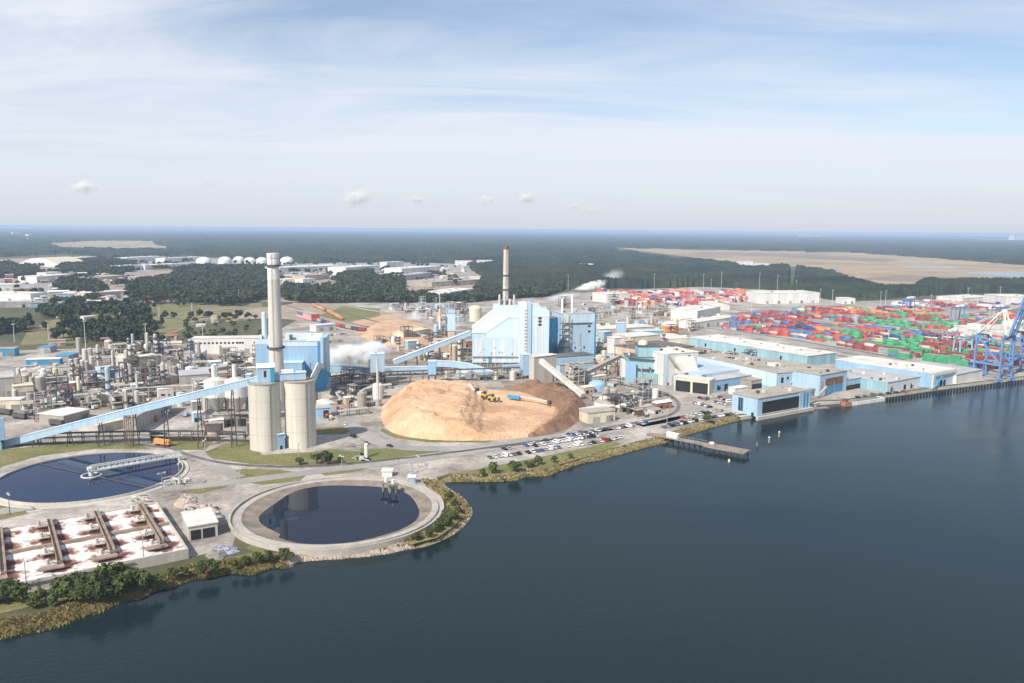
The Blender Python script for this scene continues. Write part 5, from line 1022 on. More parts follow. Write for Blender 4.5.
for args in (
 ('long pale warehouse just right of the curved roof one', 70, 263, 98, 261, 60, 257.5), ('white flat warehouse left of the white domes', 127, 262, 163, 260, 50, 257), ('white warehouse under the leftmost white dome', 165, 263, 202, 261, 40, 257.5), ('wide white store in front of the dome tanks', 145, 270, 183, 268, 50, 264.5), ('pale store left of the wide white store', 121, 271, 142, 270, 45, 265.5),
 ('white roofed shed at the far left behind the trees', 0, 291, 34, 290, 45, 284.5), ('long pale shed at the left edge, in front', -10, 301, 31, 302, 40, 293.5), ('grey roofed shed behind the white ones at left', 20, 272, 40, 271, 40, 268), ('pale yard shed between the groves at left', 37, 283, 74, 280, 50, 275.5), ('cream low shed beside the first grove', 46, 277, 62, 276, 30, 272.5),
 ('tan warehouse left of the chimney wood', 96, 284, 126, 281, 55, 276.5, 'pink_tan', 'roof_tan'), ('long pinkish white warehouse by the railway at left', 87, 301, 128, 298, 30, 292, 'pink_tan', 'roof_white'), ('low grey shed at the left edge by the highway', -8, 308, 32, 307, 25, 302, 'grey_metal', 'roof_grey'), ('flat grey shed beside the highway trees', 62, 307, 84, 305, 25, 301.5, 'grey_metal', 'roof_grey'),
 ('long white warehouse just right of the concrete chimney top', 280, 274, 345, 271, 70, 266.5), ('bright white warehouse beyond the right tree belt', 346, 275, 380, 272, 60, 266.5), ('white stepped block rising over the far tree belt', 387, 270, 404, 269, 30, 262), ('pale warehouse right of the stepped block', 402, 277, 440, 274, 60, 267.5), ('grey shed in front of the stepped block', 405, 281, 432, 278, 40, 274, 'grey_metal', 'roof_grey'),
 ('small white shed in the trees, left of a pair', 456, 265.5, 473, 265.5, 40, 261), ('small white shed in the trees, right of a pair', 478, 265.5, 493, 265.5, 40, 260.5), ('broad tan flat roofed depot right of the tree belt', 432, 287, 482, 284, 90, 281, 'roof_tan', 'roof_tan'), ('pale depot behind the mast and digester', 450, 301, 474, 297, 45, 290.5), ('small white house in the right tree belt, leftmost', 333, 292, 342, 292, 20, 288), ('small white house in the right tree belt, middle', 349, 292, 357, 291.5, 20, 288), ('small white house in the right tree belt, rightmost', 362, 294, 371, 293, 20, 288.5),
 ('tan low building beside the far chimney town', 305, 281, 330, 279, 40, 275, 'pink_tan', 'roof_tan'), ('small pale dome roofed office near the tan building', 303, 284, 316, 283, 25, 279), ('white office by the cleared ground', 470, 282, 484, 282, 25, 277),
 ('white warehouse at the left end of the back containers', 606, 303, 630, 302, 45, 294), ('white pitched shed beside the back containers', 686, 302, 712, 310, 30, 302, 'white', 'roof_white'), ('big white roofed shed left of the container yard', 697, 322, 720, 317, 42, 309), ('low white shed before the big white roofed shed', 694, 329, 740, 322, 24, 319.5), ('long white transit building behind the container yard', 762, 304, 819, 303, 55, 293), ('small flat canopy office at the back yard gate', 842, 304, 855, 304, 25, 298.5),
 ('white shed just left of the ship crane boom', 976, 339, 1030, 338, 40, 329), ('large white shed at the far right edge of the yard', 1006, 309, 1040, 309, 60, 297), ('long pale shed at the back right of the yard', 962, 305, 994, 303, 50, 297.5),
 ('white building alone in the forest clearing at right', 741, 266.5, 753, 266.5, 40, 261.5), ('lower white building beside the forest clearing one', 756, 267, 770, 267, 40, 263.5), ('tiny white shed in the forest, left of two', 581, 267, 587, 267, 30, 264), ('tiny white shed in the forest, right of two', 588.5, 267, 594, 267, 30, 264), ('far white building near the horizon at right', 1014, 240, 1024, 240, 100, 235.5), ('faint white building far off in the forest, left of three', 801, 236.8, 808, 236.8, 80, 235), ('faint white building far off in the forest, middle of three', 812, 236.8, 818, 236.8, 80, 235), ('faint white building far off in the forest, right of three', 819, 237, 823, 237, 80, 235.2), ('far white building left of the horizon water tower', 13, 235, 21, 235, 90, 232.5)): fb(*args)
for args in (('white windowed workshop left of the boiler house', 192, 354, 259, 353, 18, 338.5, 'white', 'roof_white'), ('blue shed with three white doors at the left edge', -6, 357, 15, 356.5, 12, 349, 'deep_blue', 'roof_tan'), ('small blue roofed shed behind the grey silos', 38, 353, 50, 353, 14, 347.5, 'grey_metal', 'deep_blue'), ('long low canopy with a white roof left of the grey silos', 26, 365.5, 60, 364.5, 10, 359.5, 'deep_blue', 'white'), ('bright blue roofed shed left of the tall grey tanks', 69, 362, 79, 358.5, 12, 354.5, 'grey_metal', 'deep_blue'),
 ('long low building with a bright blue front and grey roof', 82, 381, 116, 378, 14, 373, mat('bright_blue', (.05, .30, .60), .6), 'roof_grey'), ('pale blue block on the end of the bright blue building', 102, 377, 117, 375, 12, 368, 'pale_blue', 'pale_blue'), ('cream arched store among the process columns', 126, 364, 150, 361, 16, 355, 'cream', 'cream'), ('round topped cream store right of the column tower', 160, 352, 182, 351, 16, 343.5, 'cream', 'cream'), ('white roofed shed in front of the columns', 124, 370, 158, 366, 18, 357, 'pale_metal', 'roof_white'), ('grey ribbed roof shed left of the white hoppers', 180, 388, 210, 386, 26, 375, 'grey_metal', 'roof_grey'), ('purple grey low shed right of the ribbed one', 205, 380, 232, 376, 16, 368, 'grey_metal', 'roof_grey'),
 ('big dark grey flat tank house at the left edge', -8, 399, 15, 397, 26, 378, 'grey_metal', 'roof_grey'), ('cream stepped house with ducts at the left edge', 14, 399, 34, 397, 12, 386, 'cream', 'cream'), ('cream open shed on columns at the far left', -8, 412, 21, 411, 10, 400.5, 'cream', 'roof_white'), ('broad white flat roof under the long conveyor, left one', 64, 424, 90, 417, 22, 413, 'roof_tan', 'white'), ('broad tan flat roof under the long conveyor, right one', 98, 434, 140, 424, 20, 421, 'concrete', 'cream'), ('grey open sided rail shed under the long conveyor', 137, 433, 172, 411, 8, 407, 'grey_metal', 'roof_tan'),
 ('red brick house behind the process plant', 168, 342, 180, 341, 12, 336, 'brick', 'brick'), ('small pale house behind the meadow trees', 56, 318, 64, 318, 10, 314.5), ('pale farmhouse behind the meadow', 84, 321, 96, 320, 10, 316.5), ('reddish roofed house at the left tree line', -3, 326, 8, 325, 12, 320, 'brick', 'brick'), ('small tan hut in the scrub left of the boiler house', 211, 323, 217, 323, 8, 316.5, 'pink_tan', 'pink_tan'), ('white long low hut on the scrubby ground', 196, 327, 205, 327, 6, 324.5), ('row of pink and brown huts behind the plant', 48, 347, 66, 346, 8, 340.5, 'pink_tan', 'roof_tan'),
 ('sand coloured low office at the right edge of the chip road', 588, 424, 615, 421, 12, 412, 'cream', 'roof_tan'), ('long white and purple trailer office near the bark heap', 587, 418, 615, 413, 8, 408.5, 'cream', 'roof_white'), ('brown roofed mill block in front of the smaller boiler house', 556, 373, 593, 370, 18, 356, 'sky_blue', 'roof_dark'), ('blue fronted plant room below the brown roof', 560, 376, 594, 373, 8, 364, 'sky_blue', 'roof_tan'),
 ('cream block left of the orange tank', 630, 349, 660, 346, 30, 336, 'cream', 'roof_white'), ('white boxy filter house in the middle of the mill', 614, 359, 624, 358, 12, 338, 'white', 'roof_white'), ('salmon process block right of the filter house', 625, 359, 634, 358, 14, 341, 'pink_tan', 'pink_tan'), ('rust coloured block above the teal mill', 635, 358, 648, 357, 12, 342, 'orange', 'roof_tan'), ('light blue cabin on top of the mill cluster', 617, 341, 626, 341, 9, 323, 'sky_blue', 'pale_blue'), ('small blue cabin beside the light one in the mill cluster', 604, 343, 612, 342, 9, 332, 'blue', 'pale_blue'), ('broad low cream roof in the back of the mill', 600, 335, 655, 332, 30, 328, 'pink_tan', 'roof_white'), ('teal tinted long roof behind the filter house', 636, 341, 664, 340, 14, 331, 'teal', 'pale_blue'),
 ('white and tan low hall behind the log yard', 404, 343, 430, 338, 16, 331, 'cream', 'cream'), ('salmon block below the digester tower', 438, 357, 451, 356, 12, 340, 'pink_tan', 'pink_tan'), ('tan block right of the salmon one', 452, 354, 466, 353, 14, 340, 'pink_tan', 'roof_tan'), ('teal and white kiosk in the log yard', 408, 350, 420, 349, 8, 341, 'teal', 'white'), ('blue pitched cabin left of the pale blue plant', 463, 346, 472, 345, 8, 334, 'sky_blue', 'pale_blue'), ('low teal roofed shed behind the boiler house', 316, 332, 336, 330, 14, 325, 'white', 'pale_blue')):
    fb(*args, name='building', cat='building')
for px0, x0, n, y, w, hh in ((0, 199, 11, 0, 0, 0),):
    r = [o for o in C.objects if o.get('label', '').startswith('white windowed workshop')][0]; L2 = (P(259, 353)-P(192, 354)).length; hW = hgt(225, 353.5, 338.5)
    wins(r, [5+k*4.0 for k in range(11)]+[L2*.68, L2*.72, L2*.76, L2*.94], [hW-5.5], 2.0, 1.8, 'black', -.12)
# bulk storage domes, orange tank, water tower
dm = []
for x, y, w in ((204, 265, 15), (225, 264, 13), (239, 263, 11), (250, 264, 11), (262, 264, 11), (287, 264, 13)):
    p = P(x, y); s = w*p.y/800/2; o = thing('storage_dome', '', 'storage tank', (p.x, p.y, 0), 0, 'white domed tanks beyond the wood'); part('wall', MB().cyl(0, 0, 0, 12, s, n=28), 'white', o); part('roof', MB().dome(0, 0, 12, s, s*.62, 28, 6), 'white', o, None, True); dm.append(o)
number_left_to_right(dm, 'white domed storage tank beyond the dark wood, @ of six')
def tank(name, label, px, w, top, m, roof='cone', rm='roof_white', n=24, cat='tank', group=None):
    p = P(*px); rr = w*p.y/800/2; h = hgt(px[0], px[1], top); o = thing(name, label, cat, (p.x, p.y+rr, 0), random.uniform(0, 6), group); part('wall', MB().cyl(0, 0, 0, h, rr, n=n), m, o)
    if roof == 'cone': part('roof', MB().cyl(0, 0, h, h+rr*.35, rr*1.02, rr*.08, n), rm, o)
    elif roof == 'dome': part('roof', MB().dome(0, 0, h, rr, rr*.5, n), rm, o)
    else: part('roof', MB().cyl(0, 0, h, h+.4, rr*1.03, n=n), rm, o)
    mb = MB()
    for s in (-.35, .35): mb.beam((s, -rr-.3, 0), (s, -rr-.3, h+.8), .15)
    for k in range(int(h/1.5)): mb.beam((-.35, -rr-.3, k*1.5+.5), (.35, -rr-.3, k*1.5+.5), .12)
    part('ladder', mb, 'dark_metal', o); return o
tank('orange_tank', 'large orange tank with a white conical top', (671, 338), 17, 326, 'orange', 'dome', 'roof_white')
tank('tan_tank', 'short tan tank under the tan rising conveyor', (573, 378), 14, 367, 'pink_tan', 'flat', 'roof_tan'); o = tank('blue_cone_tank', 'broad low blue domed tank near the bark heap conveyor', (598, 392), 18, 386, 'blue', 'dome', 'blue'); tank('cream_dome', 'pale round tank left of the big pale blue plant', (475, 322), 13, 309, 'cream', 'dome', 'cream'); tank('cream_tank', 'tan upright tank below the climbing conveyor', (453, 362), 8, 346, 'pink_tan', 'flat')
tank('white_tank', 'short rounded brownish tank left of the big silos', (211, 440), 18, 426, 'pink_tan', 'flat', 'roof_tan'); tank('cream_tank', 'small salmon tank tucked left of the left silo', (250, 437), 7, 424, 'pink_tan', 'flat', 'pink_tan'); tank('white_tank', 'thin white tank on the grass strip by the road', (366, 458), 4, 444.5, 'white', 'dome', 'white')
pipes('valve_pipework', 'pale piping around the thin white tank by the road', (358, 459), 6, 3.0, 1.5, 'pale_metal')
p = P(28, 241); o = thing('water_tower', 'white water tower rising above the forest at far left', 'water tower', (p.x, p.y, 0)); part('stem', MB().cyl(0, 0, 0, 40, 5, 3.5, 14), 'white', o); mb = MB(); mb.cyl(0, 0, 36, 44, 4, 18, 20); mb.dome(0, 0, 44, 18, 12, 20); part('bowl', mb, 'white', o)
tk = []
for k, (x, y, w, tp) in enumerate([(70, 372, 5, 360), (76, 372, 5, 359), (82, 372.5, 5, 361), (86, 373, 4.5, 362), (91, 371, 5, 357), (84, 362, 5, 350), (90, 362, 4, 349), (66, 371, 4, 364), (78, 355, 4.5, 338.5), (107, 353, 8, 342), (148, 352, 5, 343), (139, 350, 6, 342), (155, 353, 5, 344), (38, 391, 8, 378), (24, 386, 7, 376), (31, 388, 5, 378)]): tk.append(tank('grey_tank', '', (x, y), w, tp, random.choice(['grey_metal', 'pale_metal', 'grey_metal']), random.choice(['dome', 'flat', 'cone']), 'pale_metal', 16, 'tank', 'grey tanks of the process plant'))
number_left_to_right(tk, lambda o: 'upright grey storage tank in the back rows of the process plant, @')

def dress_roof(label_start, n, L_, D_, h):
    r = [o for o in C.objects if str(o.get('label', '')).startswith(label_start)][0]
    for k in range(n):
        x, y = random.uniform(2, L_-3), random.uniform(2, D_-3); w = random.uniform(1, 3); part('roof_unit', MB().box(x, y, h, w, random.uniform(1, 3), random.uniform(.8, 2.2)), random.choice(['grey_metal', 'white', 'pale_metal', 'dark_metal']), r)
for a_ in (('long tan roofed hall', 16, 34, 100, 16.55), ('pale blue hall', 6, 28, 65, 17.55), ('bright blue dock', 5, 52, 20, 13.55), ('low grey roofed waterfront', 7, 40, 52, 9.05), ('taller waterfront', 7, 26, 85, 13.05), ('white walled machine', 7, 26, 28, 27.55), ('low blue store', 5, 8, 50, 10.55), ('flat dark roofed', 10, 36, 48, 14.55), ('teal mill block', 4, 8, 20, 22.55), ('tall plain blue boiler', 7, 44, 24, 44.55), ('smaller square blue', 8, 30, 28, 47.55)): dress_roof(*a_)
for a_ in (('long tan roofed hall', 8, 32, 13), ('pale blue hall', 6, 28, 12), ('white walled machine', 6, 14, 20), ('low blue store', 5, 40, 7), ('very long white', 14, 150, 8), ('low grey roofed waterfront', 6, 40, 6), ('teal mill block', 10, 30, 18)): dress(*a_)
# ------------------------------------------------------------------ process plant: tanks, columns, steel frames, small sheds
taken = []; TOWN = 1.0
def spot(poly, mind):
    xs = [p[0] for p in poly]; ys = [p[1] for p in poly]
    for _ in range(400):
        x, y = random.uniform(min(xs), max(xs)), random.uniform(min(ys), max(ys))
        if not inpoly([x], [y], poly)[0]: continue
        g = P(x, y)
        if all((g-q).length > mind for q in taken): taken.append(g); return g
    return None
def k_tank(p, nm):
    r_ = random.uniform(1.6, 4.0); h = random.uniform(4, 12); o = thing('storage_tank', '', 'tank', (p.x, p.y, 0), random.random()*6); m = random.choice(['pale_metal', 'grey_metal', 'white', 'cream', 'pale_metal', 'roof_tan'])
    part('wall', MB().cyl(0, 0, 0, h, r_, n=16), m, o); part('roof', MB().cyl(0, 0, h, h+r_*.3, r_*1.03, .3, 16) if random.random() < .5 else MB().dome(0, 0, h, r_, r_*.4, 16, 4), m, o)
    mb = MB(); mb.beam((r_+.3, 0, 0), (r_+.3, 0, h+1), .4); mb.beam((r_+.3, 0, h+.8), (0, 0, h+r_*.3+.8), .35); part('pipe', mb, 'grey_metal', o); return o
def k_column(p, nm):
    r_ = random.uniform(.9, 2.0); h = random.uniform(10, 24); o = thing('process_column', '', 'column', (p.x, p.y, 0), random.random()*6)
    part('shell', MB().cyl(0, 0, 0, h, r_, r_*.95, 14).dome(0, 0, h, r_*.95, r_*.7, 14, 3), random.choice(['pale_metal', 'grey_metal', 'pale_metal', 'grey_metal', 'white', 'cream', 'sky_blue']), o)
    for k in range(random.randint(1, 3)): z = h*(k+1)/4+2; part('platform', MB().ring(0, 0, [(r_, z), (r_+1.2, z), (r_+1.2, z+1.1)], 12), 'dark_metal', o)
    mb = MB(); mb.beam((r_+.4, .3, 0), (r_+.4, .3, h), .35); part('pipe', mb, 'grey_metal', o); return o
def k_frame(p, nm):
    w, d, n = random.uniform(7, 15), random.uniform(6, 11), random.randint(1, 4); o = thing('process_structure', '', 'steel structure', (p.x, p.y, 0), R(GZ)+random.choice([0, 1.5708])); mb = MB(); H_ = n*4.6
    for x in np.linspace(0, w, 3):
        for y in (0, d): mb.beam((x, y, 0), (x, y, H_), .4)
    fm = random.choice(['dark_metal', 'rust', 'dark_metal', 'grey_metal', 'pale_metal'])
    for k in range(1, n+1):
        z = k*4.6
        for y in (0, d): mb.beam((0, y, z), (w, y, z), .4)
        for x in np.linspace(0, w, 3): mb.beam((x, 0, z), (x, d, z), .4)
        if k % 2: mb.beam((0, 0, z-4.6), (w/2, 0, z), .25)
    part('frame', mb, fm, o)
    for k in range(1, n+1): part('floor', MB().box(w/2, d/2, k*4.6-.2, w-.5, d-.5, .15), random.choice(['dark_metal', 'roof_tan', 'grey_metal']), o)
    for k in range(n):
        x, y = random.uniform(1.5, w-1.5), random.uniform(1.5, d-1.5); z = k*4.6
        if random.random() < .5: part('vessel', MB().cyl(x, y, z, z+3.6, 1.3, n=12), random.choice(['pale_metal', 'white', 'sky_blue', 'cream']), o)
        else: part('exchanger', MB().beam((1, y, z+1.5), (w-1, y, z+1.5), 1.6), random.choice(['pale_metal', 'white', 'pink_tan']), o)
    return o
def k_shed(p, nm):
    w, d, h = random.uniform(6, 18), random.uniform(5, 10), random.uniform(3, 7); o = thing('plant_shed', '', 'shed', (p.x, p.y, 0), R(GZ)+random.choice([0, 0, 1.5708])); m = random.choice(['cream', 'white', 'grey_metal', 'pink_tan', 'sky_blue', 'pale_metal', 'brick'])
    part('wall', MB().box(w/2, d/2, 0, w, d, h), m, o); part('roof', MB().wedge(-.3, w+.3, [(-.3, h), (d+.3, h), (d/2, h+random.uniform(.3, 1.6))]), random.choice(['roof_white', 'roof_tan', 'roof_grey', 'white', 'roof_tan']), o)
    part('door', MB().box(w*.3, -.06, 0, 2.6, .2, min(3, h*.7)), 'black', o); part('window', MB().box(w*.7, -.06, 1.2, 1.6, .2, 1.2), 'glass', o); return o
def k_pipe(p, nm):
    o = thing('plant_pipework', '', 'pipework', (p.x, p.y, 0), R(GZ)); mb = MB(); L_ = random.uniform(10, 24); h = random.uniform(3, 7)
    for k in range(random.randint(3, 6)): y = k*.9; mb.beam((0, y, h), (L_, y, h), random.uniform(.3, .6)); mb.beam((L_, y, 0), (L_, y, h), .35)
    part('pipe', mb, random.choice(['pale_metal', 'white', 'grey_metal', 'rust']), o)
    for k in range(4): part('support', MB().beam((k*L_/3, 0, 0), (k*L_/3, 0, h), .4).beam((k*L_/3, 4, 0), (k*L_/3, 4, h), .4).beam((k*L_/3, 0, h-.4), (k*L_/3, 4, h-.4), .35), 'dark_metal', o)
    return o
def k_skid(p, nm):
    o = thing('equipment_skid', '', 'equipment', (p.x, p.y, 0), random.random()*6)
    part('base', MB().box(0, 0, 0, 6, 3, .4), 'dark_metal', o); part('drum', MB().beam((-2.2, 0, 1.8), (1.5, 0, 1.8), 2.0), random.choice(['pale_metal', 'white', 'cream', 'red', 'blue']), o); part('motor', MB().box(2.2, 0, .4, 1.2, 1.4, 1.5), random.choice(['grey_metal', 'yellow', 'dark_metal']), o); return o
KW = {'storage_tank': 'upright cylindrical tank', 'process_column': 'slim tall process column', 'process_structure': 'open steel structure with vessels', 'plant_shed': 'small plant shed', 'plant_pipework': 'run of pipes on supports', 'equipment_skid': 'drum and motor skid'}
def clutter(place, poly, n, weights, mind=7.0):
    ks = [k_tank, k_column, k_frame, k_shed, k_pipe, k_skid]; made = {}
    for _ in range(n):
        g = spot(poly, mind)
        if g is None: continue
        o = random.choices(ks, weights)[0](g, place); o.scale = (TOWN, TOWN, TOWN**.6); o['group'] = KW[o.name.split('.')[0]]+' '+place; made.setdefault(o.name.split('.')[0], []).append(o)
    for k, l in made.items(): number_left_to_right(l, f'{KW[k]} {place}, @')
clutter('among the tall process columns', [(96, 352), (188, 348), (200, 372), (212, 378), (180, 384), (125, 396), (100, 380)], 80, [3, 6, 6, 2, 2, 2], 6.0)
clutter('in the front of the process plant', [(60, 378), (100, 380), (130, 398), (160, 398), (130, 410), (85, 412), (60, 405)], 52, [4, 2, 4, 2, 3, 3], 6.0)
clutter('below the far left tanks', [(15, 402), (60, 398), (62, 410), (35, 422), (25, 412)], 24, [3, 0, 2, 3, 2, 4], 6.5)
clutter('at far left', [(10, 368), (65, 372), (62, 380), (45, 392), (40, 380), (12, 376)], 26, [3, 0, 2, 4, 2, 3], 7)
clutter('behind the white hoppers', [(188, 358), (256, 357), (256, 385), (240, 395), (205, 400), (185, 395)], 46, [3, 3, 4, 3, 3, 2], 6.5)
clutter('around the feet of the silos and hoppers', [(180, 405), (212, 402), (212, 432), (190, 432)], 8, [1, 0, 1, 2, 2, 3], 7)
clutter('left of the chip pile', [(328, 378), (382, 378), (378, 404), (362, 412), (335, 405), (326, 392)], 40, [3, 1, 4, 3, 4, 4], 6.0)
clutter('in the log yard', [(385, 345), (440, 335), (468, 340), (470, 364), (430, 364), (400, 360)], 48, [2, 1, 3, 4, 3, 4], 7.5)
clutter('behind the log yard', [(380, 306), (470, 304), (475, 320), (440, 325), (425, 320), (395, 312)], 52, [1, 0, 1, 6, 2, 5], 13)
clutter('behind the smaller boiler house', [(545, 312), (560, 302), (640, 308), (680, 312), (660, 322), (600, 335), (596, 345)], 70, [3, 1, 3, 6, 3, 3], 10)
clutter('left of the teal mill', [(596, 345), (628, 345), (630, 384), (600, 374), (594, 362)], 46, [3, 1, 4, 4, 3, 3], 6.0)
clutter('behind the bark heap', [(560, 379), (600, 374), (628, 388), (600, 400), (585, 398)], 14, [2, 0, 3, 3, 3, 3], 6)
clutter('inside the railway curve', [(592, 402), (625, 398), (664, 400), (668, 412), (640, 418), (615, 412)], 34, [5, 0, 2, 3, 2, 3], 6)
clutter('before the teal warehouse', [(697, 356), (740, 364), (765, 374), (740, 378), (700, 366)], 36, [3, 0, 4, 4, 4, 3], 5.5)
clutter('beneath the big pale blue plant', [(440, 372), (530, 374), (530, 380), (440, 381)], 14, [2, 0, 0, 3, 1, 4], 6)
clutter('behind the orange tank', [(600, 304), (680, 306), (735, 318), (725, 330), (680, 334), (640, 330)], 40, [3, 0, 1, 7, 2, 4], 9)
clutter('in the gap below the orange tank', [(640, 338), (690, 338), (692, 346), (664, 350), (640, 352)], 10, [2, 1, 2, 4, 2, 2], 7)
clutter('along the road to the chip pile', [(325, 408), (350, 410), (340, 424), (322, 424)], 7, [1, 0, 0, 1, 2, 4], 6)
clutter('beside the blue warehouse of the dock', [(770, 398), (815, 393), (815, 398), (775, 402)], 5, [0, 0, 0, 1, 2, 3], 6)
TOWN = 2.0
clutter('in the town beyond the trees', [(270, 272), (330, 271), (335, 282), (285, 284)], 16, [0, 0, 0, 8, 0, 0], 26)
clutter('in the left hand town', [(0, 276), (60, 276), (130, 272), (135, 300), (60, 300), (0, 306)], 60, [0, 0, 0, 8, 0, 0], 30)
clutter('along the highway at the left', [(0, 303), (140, 294), (140, 301), (60, 308), (0, 312)], 14, [0, 0, 0, 8, 0, 0], 20)
clutter('in the depot town at the centre', [(335, 272), (460, 266), (480, 282), (430, 285), (400, 280), (335, 280)], 22, [0, 0, 0, 8, 0, 0], 30)
TOWN = 1.0
cf = []
for x, y in ((148, 388), (157, 384), (151, 376), (164, 372), (172, 366), (137, 392), (128, 384), (168, 378)):
    p = P(x, y); cf.append(k_frame(p, '')); cf[-1].scale = (.8, .8, 1.3)
for o in cf: o['group'] = 'tall open column structures'
number_left_to_right(cf, 'tall open steel tower with vessels on its floors in the process plant, @')

# ------------------------------------------------------------------ masts and poles
def mast(label, px, top, m='white', kind='light_mast', group=None, heads=4, rr=.38):
    p = P(*px); h = hgt(px[0], px[1], top); o = thing(kind, label, 'mast', (p.x, p.y, 0), random.random()*3, group); part('pole', MB().cyl(0, 0, 0, h, rr, rr*.55, 8), m, o); mb = MB()
    for k in range(heads): a = k*6.283/heads; mb.box(1.4*math.cos(a), 1.4*math.sin(a), h-.4, 1.0, .8, .6, a)
    mb.beam((-1.6, 0, h-.1), (1.6, 0, h-.1), .25); part('lamp_head', mb, 'pale_metal', o); return o
ml = [mast('', (x, y), t, 'pale_metal', group='tall light masts round the container yard', rr=.42) for x, y, t in ((568, 290, 275), (654, 290, 274), (703, 292, 274), (711, 290, 279), (721, 292, 272), (759, 293, 273), (777, 294, 275), (820, 303, 289), (832, 305, 290), (931, 303, 295), (967, 305, 288), (999, 306, 287), (880, 308, 292), (885, 308, 291), (796, 290, 280), (670, 320, 302), (751, 315, 300))]
number_left_to_right(ml, 'tall pale light mast at the container yard, @')
ml = [mast('', (x, y), t, 'white', group='tall white poles behind the process plant') for x, y, t in ((14.5, 342, 324), (49, 343, 321), (86, 352, 321), (146.5, 350, 324), (120, 322, 313), (203, 340, 325), (159, 316, 308), (192, 312, 303), (239, 304, 290), (347, 298, 286))]
number_left_to_right(ml, 'thin white pole behind the process plant, @')
ml = [mast('', (x, y), t, 'grey_metal', 'lamp_pole', 'grey lamp poles around the mill roads', 2, .25) for x, y, t in ((169, 440, 411), (299, 458, 444), (399, 476, 460), (418, 468, 456), (412, 474, 463), (180, 489, 463), (163, 498, 473), (144, 566, 533), (27, 594, 560), (342, 467, 456), (628, 400, 388), (586, 446, 434), (608, 424, 410), (634, 416, 402), (667, 424, 410), (745, 375, 360), (733, 366, 354), (773, 384, 371), (240, 478, 468), (205, 452, 440), (377, 405, 352))]
number_left_to_right(ml, 'slim grey lamp pole beside the mill roads and basins, @')
p = P(378, 406); o = thing('guyed_stack', 'slim pale stack standing alone left of the chip pile', 'stack', (p.x, p.y, 0)); part('shaft', MB().cyl(0, 0, 0, 36, .95, .8, 12), 'pale_metal', o); part('base', MB().cyl(0, 0, 0, 5, 1.8, n=12), 'grey_metal', o)
p = P(129, 447); o = thing('lattice_tower', 'rusty lattice tower standing under the long conveyor by the clarifier', 'tower', (p.x, p.y, 0)); mb = MB()
for x, y in ((-1.5, -1.5), (1.5, -1.5), (1.5, 1.5), (-1.5, 1.5)): mb.beam((x, y, 0), (x*.7, y*.7, 19), .3)
for k in range(6):
    for s in (-1, 1): mb.beam((-1.4, s*1.4, k*3), (1.4, s*1.4, k*3+3), .2)
part('lattice', mb, 'rust', o); part('top_platform', MB().box(0, 0, 19, 3, 3, .4), 'dark_metal', o)
# low pier light
for x, y, l in ((10, 515, 'thin pole on the lawn left of the clarifier'),): mast(l, (x, y), 494, 'dark_metal', 'lamp_pole', None, 2, .2)

# ------------------------------------------------------------------ cars and vans
carm = {}
def car_mesh(c, kind):
    if (c, kind) in carm: return carm[(c, kind)]
    mb = MB()
    if kind == 'van': mb.add([(x, y, z) for y in (-.98, .98) for x, z in ((-2.6, .35), (2.6, .35), (2.6, 1.15), (1.9, 1.35), (1.35, 2.2), (-2.5, 2.25))], [(5, 4, 3, 2, 1, 0), (6, 7, 8, 9, 10, 11)]+[(i, (i+1) % 6, 6+(i+1) % 6, 6+i) for i in range(6)])
    else: mb.add([(x, y, z) for y in (-.9, .9) for x, z in ((-2.25, .35), (2.25, .35), (2.3, .75), (1.3, .95), (-1.8, 1.0), (-2.25, .9))], [(5, 4, 3, 2, 1, 0), (6, 7, 8, 9, 10, 11)]+[(i, (i+1) % 6, 6+(i+1) % 6, 6+i) for i in range(6)])
    body = mb.mesh('car_body', 'car_'+c); g = MB(); r_ = MB()
    if kind == 'van': g.box(0, 0, 1.3, 4.0, 1.99, .55); g.box(1.5, 0, 1.35, .7, 1.6, .7); r_.box(-.5, 0, 2.24, 3.6, 1.7, .06)
    elif kind == 'pickup': g.add([(x, y*s, z) for s in (-1, 1) for x, y, z in ((-.3, .88, .98), (1.3, .88, .96), (.8, .75, 1.6), (-.2, .75, 1.62))], [(3, 2, 1, 0), (4, 5, 6, 7)]+[(i, (i+1) % 4, 4+(i+1) % 4, 4+i) for i in range(4)]); r_.box(.3, 0, 1.61, 1.0, 1.5, .06); r_.box(-1.3, .85, 1.0, 1.8, .1, .35); r_.box(-1.3, -.85, 1.0, 1.8, .1, .35)
    else: g.add([(x, y*s, z) for s in (-1, 1) for x, y, z in ((-1.85, .86, .98), (1.2, .86, .94), (.5, .72, 1.42), (-1.2, .72, 1.44))], [(3, 2, 1, 0), (4, 5, 6, 7)]+[(i, (i+1) % 4, 4+(i+1) % 4, 4+i) for i in range(4)]); r_.box(-.35, 0, 1.43, 1.6, 1.42, .05)
    w = MB()
    for x in (-1.4, 1.4):
        for y in (-.85, .85): w.add([(x+.34*math.cos(k*.785), y+q, .34+.34*math.sin(k*.785)) for q in (-.12, .12) for k in range(8)], [(k, (k+1) % 8, 8+(k+1) % 8, 8+k) for k in range(8)]+[tuple(range(7, -1, -1)), tuple(range(8, 16))])
    carm[(c, kind)] = (body, g.mesh('car_windows', 'glass'), r_.mesh('car_roof', 'car_'+c), w.mesh('car_wheels', 'tyre')); return carm[(c, kind)]
CW = ['white']*7+['black']*6+['grey']*5+['silver']*5+['red']+['blue']+['tan']
